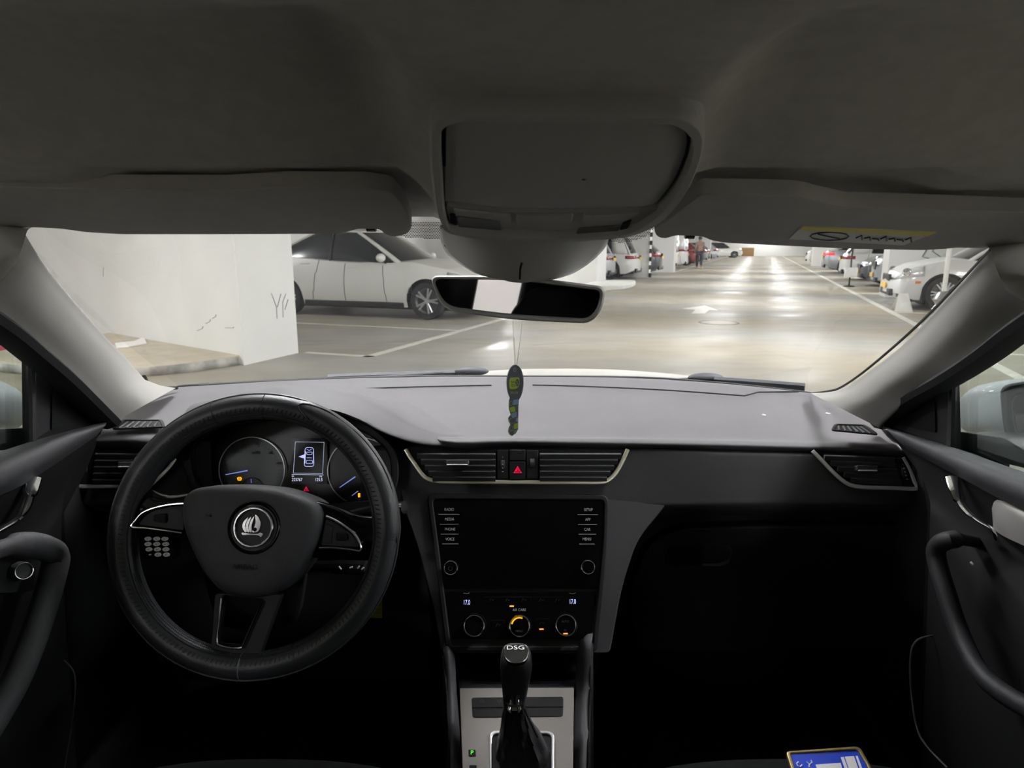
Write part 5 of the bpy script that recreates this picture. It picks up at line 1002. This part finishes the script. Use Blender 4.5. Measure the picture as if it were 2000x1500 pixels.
# ---- gear selector
gs = thing('gear_selector', 'black gear selector with chrome trimmed knob and leather boot', 'gear selector', pt.m(1020, 1490))
def ringrow(cx, cy, d, rx, ry, tilt=.75, n=20):                        # horizontal-ish section
    c = U(cx, cy, d); k = d / F; ax2 = (V((0, 1, 0)) * tilt + UP * (1 - tilt)).normalized()
    return [c + RT * (rx * k * math.copysign(abs(math.cos(a)) ** .8, math.cos(a))) + ax2 * (ry * k * math.copysign(abs(math.sin(a)) ** .8, math.sin(a))) for a in [2 * math.pi * i / n for i in range(n)]]
b = B(); b.grid([ringrow(1008, 1266, .865, 4, 3, .9), ringrow(1008, 1267, .862, 18, 16, .9), ringrow(1008, 1272, .86, 27, 24, .9), ringrow(1008, 1285, .858, 30.5, 27), ringrow(1008, 1300, .858, 31.5, 27), ringrow(1007, 1320, .86, 29, 26), ringrow(1006, 1340, .865, 25.5, 23), ringrow(1005, 1360, .87, 23, 22), ringrow(1005, 1384, .875, 21, 20)], cu=True); kn = b.build('knob', MT['leather'], gs, angle=60)
pn2 = through(U(990, 1258, .866), U(1026, 1258, .866), U(1007, 1297, .826))
K1 = rnd([(984, 1262), (1030, 1261), (1032, 1278), (1026, 1293), (1008, 1297), (993, 1294), (984, 1280)], 8, 4)
b = B(); b.prism([pn2.m(*q, -.004) for q in K1], pn2.n * .005); ki = b.build('knob_insert', MT['piano'], kn, bevel=.001)
b = B(); b.tube([pn2.m(*q, .0008) for q in K1], .0012, 7, closed=True); b.build('chrome_rim', MT['chrome'], kn)
text('DSG', pn2, 1007, 1267, 12, MT['print_white'], kn, name='lettering', off=.0014, sx=1.1)
b = B(); b.grid([ringrow(1005, 1352, .852, 10, 3), ringrow(1005, 1355, .850, 12, 4), ringrow(1005, 1358, .852, 8, 8), ringrow(1005, 1368, .853, 9, 9), ringrow(1005, 1373, .850, 15, 10), ringrow(1005, 1378, .850, 17, 12), ringrow(1005, 1383, .852, 13, 12)], cu=True); b.build('chrome_collar', MT['chrome'], gs)
b = B(); RR = [(1005, 1380, .872, 20, 19), (1006, 1400, .878, 26, 24), (1010, 1425, .885, 33, 30), (1016, 1450, .895, 44, 38), (1020, 1480, .90, 53, 42), (1020, 1530, .885, 56, 40), (1020, 1570, .87, 56, 30)]
rows = []
for k, r_ in enumerate(RR):
    q = ringrow(*r_, .75, 28); rows.append([p + FW * (-.003 if (i + k) % 3 == 0 else .002) * (k > 0) + RT * (.002 if i % 4 == 0 else 0) for i, p in enumerate(q)])
b.grid(list(zip(*[cr(c_, 3) for c_ in zip(*rows)])), cu=True); b.build('leather_boot', MT['leather'], gs, angle=60)
b = B(); b.tube(cr([U(1024, 1385, .86), U(1032, 1402, .86), U(1044, 1428, .86), U(1050, 1440, .87)], 4), .0012, 5); b.build('boot_seam', MT['dash_dark'], gs)
# ================================================================ DOORS
def door(P, side, label):
    return thing('front_door', label, 'car door', L3(side * .7, .6, -.4))
dl = door(None, -1, 'driver door with padded black sill, chrome handle and window')
XL = -.715
def X_(x, y, dx=0, X=XL): return XP(x, y, X + dx)
# padded sill
b = B(); b.loft([[X_(-700, 1250), X_(-300, 985), X_(0, 882), X_(110, 848), X_(205, 823)], [X_(-700, 1280, .05), X_(-300, 1010, .05), X_(0, 905, .05), X_(120, 855, .045), X_(208, 827, .03)],
                  [X_(-700, 1330, .06), X_(-300, 1060, .06), X_(0, 945, .06), X_(100, 893, .055), X_(200, 838, .03)], [X_(-700, 1360, .045), X_(-300, 1085, .045), X_(0, 968, .045), X_(80, 925, .04), X_(190, 850, .02)]], 4, 5); b.build('window_sill', MT['dash_face'], dl, angle=60)
b = B(); b.loft([[X_(-700, 1360, .04), X_(-300, 1085, .04), X_(0, 968, .04), X_(80, 925, .035), X_(190, 850, .015)], [X_(-700, 1500, .02), X_(-300, 1250, .02), X_(0, 1060, .02), X_(90, 1000, .02), X_(140, 935, .01)], [X_(-700, 1800, .03), X_(-300, 1500, .03), X_(0, 1250, .03), X_(80, 1150, .03), X_(120, 1060, .02)], [X_(-700, 3500, .02), X_(-300, 2300, .02), X_(0, 1700, .02), X_(80, 1600, .02), X_(150, 1500, .02)]], 4, 5); b.build('door_panel', MT['door_dark'], dl, angle=60)
b = B(); b.prism([X_(110, 835, .0), X_(205, 826, .0), X_(165, 925, 0), X_(125, 1000, 0), X_(140, 1500, 0), X_(-600, 2600, 0), X_(-600, 1300, 0)], V((-.01, 0, 0))); b.build('inner_skin', MT['pitch'], dl)
# chrome pull handle in its recess
b = B(); b.prism([X_(*q, .012, XL) for q in rnd([(-60, 955), (50, 945), (48, 985), (30, 1015), (0, 1032), (-60, 1060)], 8)], V((.004, 0, 0))); b.build('handle_recess', MT['pitch'], dl)
b = B(); b.tube(cr([X_(66, 936, .045), X_(60, 958, .05), X_(54, 978, .05), X_(44, 1000, .05), X_(28, 1018, .045), X_(0, 1034, .04), X_(-40, 1056, .04)], 5), [.010] * 8 + [.0075] * 10 + [.0065] * 13, 10, flat=.6, up=(0, 0, 1)); b.build('chrome_handle', MT['chrome'], dl)
# grab handle and pocket
b = B(); b.tube(cr([X_(-40, 1085, .07), X_(30, 1066, .08), X_(80, 1068, .085), X_(108, 1085, .085), X_(104, 1120, .085), X_(84, 1190, .085), X_(56, 1270, .085), X_(20, 1350, .085), X_(-40, 1450, .08)], 5), [.012] * 5 + [.017] * 36, 12, flat=1.0); b.build('grab_handle', MT['dash_face'], dl)
b = B(); b.prism([X_(*q, .045) for q in rnd([(-40, 1085), (62, 1082), (80, 1100), (60, 1155), (-40, 1160)], 10)], V((.004, 0, 0))); sc = b.build('switch_plate', MT['dash_dark'], dl)
pm_ = PL(X_(38, 1116, .055), (.8, -.5, .3)); k_, c_ = knob(pm_, 38, 1116, 16, .014, dl, 'mirror_knob', 'dash_face')
b = B(); b.tube(cr([X_(125, 1290, .04), X_(146, 1320, .05), X_(142, 1400, .05), X_(128, 1490, .05), X_(115, 1560, .05)], 4), .0012, 6); b.build('pocket_edge', MT['dash_face'], dl)
# window frame, quarter panel, divider
b = B(); b.tube(cr([X_(-400, 330, .12), X_(-150, 540, .085), X_(0, 640, .06), X_(60, 688, .045), X_(120, 738, .03), X_(170, 785, .02), X_(212, 826, .01)], 5), [.028] * 6 + [.022] * 25, 8, flat=.55); b.build('window_frame', MT['seal'], dl)
b = B(); b.prism([X_(*q, -.004) for q in ((70, 704), (130, 742), (182, 792), (210, 826), (150, 850), (60, 875), (58, 700))], V((-.012, 0, 0))); sp_ = b.build('mirror_panel', MT['dash_dark'], dl)
b = B(); b.prism([X_(*q, -.002) for q in rnd([(102, 735), (140, 760), (196, 822), (140, 842), (100, 848)], 4)], V((.001, 0, 0))); b.build('speaker_cover', MT['pitch'], sp_)
b = B(); b.tube([X_(60, 695, .0), X_(62, 780, 0), X_(63, 872, 0)], .006, 8); b.build('window_divider', MT['seal'], dl)
b = B(); b.prism([X_(*q, -.012) for q in ((62, 690), (60, 878), (-300, 990), (-700, 1250), (-700, 0), (-300, 420))], V((-.004, 0, 0))); b.build('window_glass', MT['side_glass'], dl)
# ---- passenger door
XR = .665
dr = door(None, 1, 'passenger door with silver trim strip, chrome handle and window')
def R_(x, y, dx=0): return XP(x, y, XR - dx)
b = B(); b.loft([[R_(2700, 1220), R_(2300, 1020), R_(2000, 922), R_(1880, 880), R_(1722, 828)], [R_(2700, 1250, .05), R_(2300, 1045, .05), R_(2000, 938, .05), R_(1880, 893, .045), R_(1730, 836, .03)],
                  [R_(2700, 1300, .06), R_(2300, 1090, .06), R_(2000, 970, .06), R_(1880, 916, .055), R_(1748, 856, .03)], [R_(2700, 1340, .045), R_(2300, 1125, .045), R_(2000, 998, .045), R_(1880, 935, .04), R_(1772, 878, .02)]], 4, 5); b.build('window_sill', MT['dash_face'], dr, angle=60)
b = B(); b.loft([[R_(2700, 1340, .04), R_(2300, 1122, .04), R_(2000, 995, .04), R_(1880, 932, .035), R_(1770, 876, .015)], [R_(2700, 1500, .02), R_(2300, 1250, .02), R_(2000, 1080, .02), R_(1890, 1010, .02), R_(1812, 962, .01)], [R_(2700, 1800, .03), R_(2300, 1500, .03), R_(2000, 1260, .03), R_(1880, 1160, .03), R_(1815, 1060, .02)], [R_(2700, 3500, .02), R_(2300, 2300, .02), R_(2000, 1700, .02), R_(1900, 1600, .02), R_(1800, 1500, .02)]], 4, 5); b.build('door_panel', MT['door_dark'], dr, angle=60)
b = B(); b.prism([R_(*q) for q in ((1730, 834), (1900, 890), (2600, 1300), (2600, 2600), (1790, 1500), (1812, 1000), (1800, 930))], V((.01, 0, 0))); b.build('inner_skin', MT['pitch'], dr)
b = B(); b.loft([[R_(2400, 1180, .035), R_(2100, 1030, .035), R_(2000, 985, .035), R_(1950, 960, .03), R_(1925, 950, .025)], [R_(2400, 1210, .045), R_(2100, 1060, .045), R_(2000, 1012, .045), R_(1955, 990, .04), R_(1935, 975, .03)], [R_(2400, 1260, .035), R_(2100, 1110, .035), R_(2000, 1066, .035), R_(1958, 1046, .03), R_(1940, 1032, .025)]], 4, 4); b.build('silver_strip', MT['strip_silver'], dr, angle=70)
b = B(); b.prism([R_(*q, .014) for q in rnd([(1868, 938), (1900, 945), (1945, 985), (1940, 1028), (1905, 1010), (1885, 985)], 6)], V((-.004, 0, 0))); b.build('handle_recess', MT['pitch'], dr)
b = B(); b.tube(cr([R_(1860, 934, .045), R_(1866, 956, .05), R_(1876, 980, .05), R_(1890, 1000, .05), R_(1912, 1018, .048), R_(1938, 1034, .045), R_(1946, 1054, .04)], 5), [.009] * 10 + [.006] * 8 + [.0035] * 13, 10, flat=.6, up=(0, 0, 1)); b.build('chrome_handle', MT['chrome'], dr)
b = B(); b.tube(cr([R_(1925, 1062, .0), R_(1866, 1053, .07), R_(1832, 1066, .08), R_(1830, 1095, .08), R_(1846, 1150, .08), R_(1872, 1230, .08), R_(1908, 1305, .085), R_(1960, 1355, .085), R_(2060, 1410, .08)], 5), [.008] * 5 + [.012] * 36, 12); b.build('grab_handle', MT['dash_dark'], dr)
b = B(); b.tube([R_(1896, 1098, .05), R_(1901, 1103, .05)], .0015, 6); b.build('switch_mark', MT['print_grey'], dr)
b = B(); b.tube(cr([R_(1845, 1238, .0), R_(1792, 1250, .05), R_(1778, 1290, .06), R_(1782, 1370, .06), R_(1798, 1440, .06), R_(1850, 1500, .06)], 5), .0015, 6); b.build('pocket_edge', MT['dash_face'], dr)
b = B(); b.tube(cr([R_(2500, 280, .12), R_(2150, 540, .085), R_(2000, 640, .06), R_(1930, 692, .045), R_(1860, 737, .035), R_(1780, 782, .02), R_(1722, 828, .01)], 5), [.028] * 6 + [.02] * 25, 8, flat=.55); b.build('window_frame', MT['seal'], dr)
b = B(); b.prism([R_(*q, -.004) for q in ((1858, 728), (1800, 768), (1745, 806), (1722, 830), (1780, 852), (1862, 880))], V((.012, 0, 0))); sp_ = b.build('mirror_panel', MT['dash_dark'], dr)
b = B(); b.prism([R_(*q, -.002) for q in rnd([(1826, 762), (1790, 785), (1745, 822), (1790, 838), (1828, 845)], 4)], V((-.001, 0, 0))); b.build('speaker_cover', MT['pitch'], sp_)
b = B(); b.tube([R_(1862, 730, 0), R_(1860, 800, 0), R_(1858, 882, 0)], .006, 8); b.build('window_divider', MT['seal'], dr)
b = B(); b.prism([R_(*q, -.012) for q in ((1860, 715), (1858, 885), (2300, 1010), (2700, 1250), (2700, 0), (2300, 400))], V((.004, 0, 0))); b.build('window_glass', MT['side_glass'], dr)
# ---- door mirrors outside
def dmirror(side, label, H_, foot, c, rad, gl):
    t = thing('door_mirror', label, 'door mirror', H_(*foot[0])); b = B(); b.ball(c, rad, 24, 16)
    return t
t = thing('door_mirror', 'white door mirror housing outside the driver window', 'door mirror', X_(20, 820, -.12))
pmL = lambda x, y, dx=-.14: XP(x, y, XL + dx)
rw = []
for k in range(9):
    f_ = k / 8; P = [(-260, 720), (-120, 715), (-10, 738), (38, 762), (52, 782), (50, 815), (40, 836), (0, 842), (-120, 862), (-260, 870), (-330, 810)]
    cxm, cym = -110, 800; sc_ = math.sin(math.pi * (.08 + .84 * f_)) ** .3; rw.append([pmL(cxm + (x - cxm) * sc_, cym + (y - cym) * sc_, -.10 - .14 * f_) for x, y in rnd(P, 24, 4)])
b = B(); b.grid(rw, cu=True); b.f.append(list(range(len(rw[0])))); e_ = len(b.v) - len(rw[0]); b.f.append(list(range(e_, e_ + len(rw[0])))); b.build('housing', MT['mirror_paint'], t, angle=60)
b = B(); b.prism([pmL(*q, -.03) for q in rnd([(60, 835), (58, 876), (-300, 900), (-260, 850)], 8)], V((-.12, 0, 0))); b.build('mirror_foot', MT['black_trim'], t, bevel=.01)
t = thing('door_mirror', 'white door mirror with black rimmed glass outside the passenger window', 'door mirror', XP(1960, 820, XR + .12))
rw = []
for k in range(9):
    f_ = k / 8; P = [(1872, 780), (1900, 755), (1960, 742), (2060, 735), (2200, 745), (2260, 820), (2200, 900), (2060, 880), (1960, 858), (1880, 842), (1868, 815)]
    cxm, cym = 2040, 805; sc_ = math.sin(math.pi * (.08 + .84 * f_)) ** .3; rw.append([XP(cxm + (x - cxm) * sc_, cym + (y - cym) * sc_, XR + .16 + .14 * f_) for x, y in rnd(P, 24, 4)])
b = B(); b.grid(rw, cu=True); b.f.append(list(range(len(rw[0])))); e_ = len(b.v) - len(rw[0]); b.f.append(list(range(e_, e_ + len(rw[0])))); b.build('housing', MT['mirror_paint'], t, angle=60)
pdm = PL(XP(2060, 830, XR + .14), (-.75, -.66, 0)); O_ = rnd([(1955, 752), (2060, 735), (2200, 740), (2260, 850), (2150, 915), (2020, 905), (1975, 880), (1962, 830)], 20, 4); I_ = rnd([(1978, 772), (2060, 752), (2190, 758), (2240, 850), (2140, 895), (2030, 885), (1992, 862), (1982, 825)], 20, 4)
b = B(); b.ringp([pdm.m(*q) for q in O_], [pdm.m(*q) for q in I_], pdm.n * .012); b.build('glass_rim', MT['black_trim'], t, bevel=.003)
b = B(); b.prism([pdm.m(*q, -.002) for q in O_], pdm.n * .003); b.build('mirror_glass', MT['mirror_glass'], t)
b = B(); b.prism([XP(*q, XR + .03) for q in rnd([(1866, 842), (1960, 855), (2000, 880), (2100, 905), (2060, 930), (1866, 880)], 8)], V((.12, 0, 0))); b.build('mirror_foot', MT['black_trim'], t, bevel=.01)
# ================================================================ rest of the cabin shell and seats
def strip(P, Q, name, m_, par=body, th=.02): b = B(); b.grid([[V(p) for p in P], [V(p) for p in Q]]); return b.build(name, MT[m_], par, thick=th)
for s_ in (-1, 1):
    X = XL if s_ < 0 else XR; xr = s_ * .62; 
    z_s = -.34
    strip([L3(xr, .72, -.02), L3(xr, .3, .02), L3(xr, -.5, .02), L3(xr, -1.5, -.02)], [L3(xr + s_ * .02, .80, -.05), L3(xr + s_ * .03, .3, -.02), L3(xr + s_ * .03, -.5, -.02), L3(xr + s_ * .02, -1.5, -.08)], 'roof_rail', 'headliner')
    strip([L3(xr, -.02, 0), L3(xr, -.36, 0)], [L3(X, .06, z_s), L3(X, -.40, z_s)], 'centre_pillar', 'dash_dark')
    q_ = [(-.84, 0), (-1.65, 0)]
    strip([L3(xr, y, z) for y, z in q_], [L3(X, y - .03, -.36) for y, z in q_], 'rear_pillar', 'pitch', th=.03)
    strip([L3(X, .45, z_s), L3(X, -.2, z_s), L3(X, -1.65, z_s)], [L3(X, .45, -.95), L3(X, -.2, -.95), L3(X, -1.65, -.95)], 'lower_side', 'dash_dark')
    strip([L3(X, .4, -.85), L3(X, 1.3, -.85)], [L3(X, .4, -1.0), L3(X, 1.3, -1.0)], 'door_step', 'pitch')
    strip([L3(X + s_ * .03, .9, -.30), L3(X + s_ * .03, 1.25, -.34), L3(X + s_ * .03, 1.75, -.46)], [L3(X + s_ * .03, .9, -1.0), L3(X + s_ * .03, 1.25, -1.0), L3(X + s_ * .03, 1.75, -1.0)], 'wheel_arch_liner', 'pitch')
def seat(x0, x1, label):
    t = thing('front_seat', label, 'car seat', L3((x0 + x1) / 2, .3, -.95)); xm = (x0 + x1) / 2; w_ = (x1 - x0) / 2
    def sec(y, z, h, k=1): return [L3(xm + w_ * k * q, y, z + dz) for q, dz in ((-1, -h), (-1, -.05), (-.86, -.02), (-.5, 0), (0, .006), (.5, 0), (.86, -.02), (1, -.05), (1, -h))]
    b = B(); b.loft([sec(.795, -.82, .02, .9), sec(.808, -.74, .08, .94), sec(.79, -.695, .12, .95), sec(.72, -.672, .14), sec(.5, -.67, .14), sec(.3, -.67, .14), sec(.1, -.68, .14)], 3, 4); b.build('seat_cushion', MT['seat_cloth'], t, angle=70)
    def bs(z, y, h, k=1): return [L3(xm + w_ * k * q, y + dy, z) for q, dy in ((-1, -h), (-1, .0), (-.8, .04), (-.4, .0), (0, -.005), (.4, .0), (.8, .04), (1, .0), (1, -h), (0, -h * 1.05), (-1, -h))]
    b = B(); b.loft([bs(-.70, -.02, .12), bs(-.5, -.10, .11), bs(-.36, -.15, .09, .95), bs(-.28, -.2, .07, .8), bs(-.25, -.21, .04, .6)], 2, 4); b.build('backrest', MT['seat_cloth'], t, angle=70)
    b = B(); b.loft([[L3(xm + q * .13 * k, y + dy, z) for q, dy in ((-1, -.06), (-1, 0), (-.6, .035), (0, .04), (.6, .035), (1, 0), (1, -.06), (0, -.07), (-1, -.06))] for z, y, k in ((-.30, -.21, 1), (-.24, -.21, .98), (-.20, -.21, .9), (-.165, -.22, .72), (-.135, -.22, .5), (-.12, -.23, .2))], 3, 4); b.build('headrest', MT['seat_cloth'], t, angle=70)
    return t
seat(-.57, -.10, 'dark cloth driver seat whose cushion edge shows at the bottom'); seat(.13, .60, 'dark cloth passenger seat under the blue badge')
# blue badge on the passenger seat
pbg = through(U(1540, 1470, .85), U(1690, 1462, .85), U(1560, 1560, .80))
bg = thing('blue_badge', 'blue plastic badge with white marks and a gold rim on the passenger seat', 'badge', pbg.m(1610, 1530))
BO = rnd([(1533, 1471), (1678, 1461), (1700, 1500), (1730, 1580), (1570, 1590)], [8, 12, 4, 14, 14], 5); BI = rnd([(1543, 1476), (1673, 1468), (1692, 1500), (1720, 1572), (1576, 1580)], [3, 5, 4, 8, 8], 5)
b = B(); b.prism([pbg.m(*q) for q in BI], pbg.n * .003); b.build('blue_plate', MT['badge_blue'], bg)
b = B(); b.ringp([pbg.m(*q, -.001) for q in BO], [pbg.m(*q, -.001) for q in BI], pbg.n * .006); b.build('gold_rim', MT['gold'], bg, bevel=.0015)
def bm_(P): b = B(); b.prism([pbg.m(*q, .003) for q in P], pbg.n * .0004); b.build('white_mark', MT['print_white'], bg)
bm_([(1592, 1496.5), (1641, 1493), (1646, 1512), (1598, 1515)]); bm_([(1641, 1482), (1647, 1481.5), (1658, 1512), (1652, 1513)]); bm_([(1649, 1481), (1667, 1480), (1678, 1512), (1660, 1513)]); bm_([(1670, 1479.5), (1674, 1479.5), (1686, 1512), (1681, 1512)])
for P in ([(1559, 1491), (1555, 1494), (1557, 1499), (1562, 1501), (1566, 1497)], [(1574, 1491), (1580, 1496), (1585, 1492), (1583, 1488)], [(1580, 1496), (1579, 1502), (1584, 1503)], [(1560, 1508), (1568, 1506), (1571, 1512)]): b = B(); b.tube([pbg.m(*q, .0035) for q in P], .0008, 5); b.build('white_mark', MT['print_white'], bg)
# ================================================================ lettering becomes plain meshes
bpy.context.view_layer.update(); dg = bpy.context.evaluated_depsgraph_get()
for o in [o for o in S.objects if o.type == 'FONT']:
    me = bpy.data.meshes.new_from_object(o.evaluated_get(dg)); nm = o.name; par = o.parent; M = o.matrix_basis.copy()
    bpy.data.objects.remove(o); n_ = bpy.data.objects.new(nm, me); COL.objects.link(n_); n_.parent = par; n_.matrix_basis = M
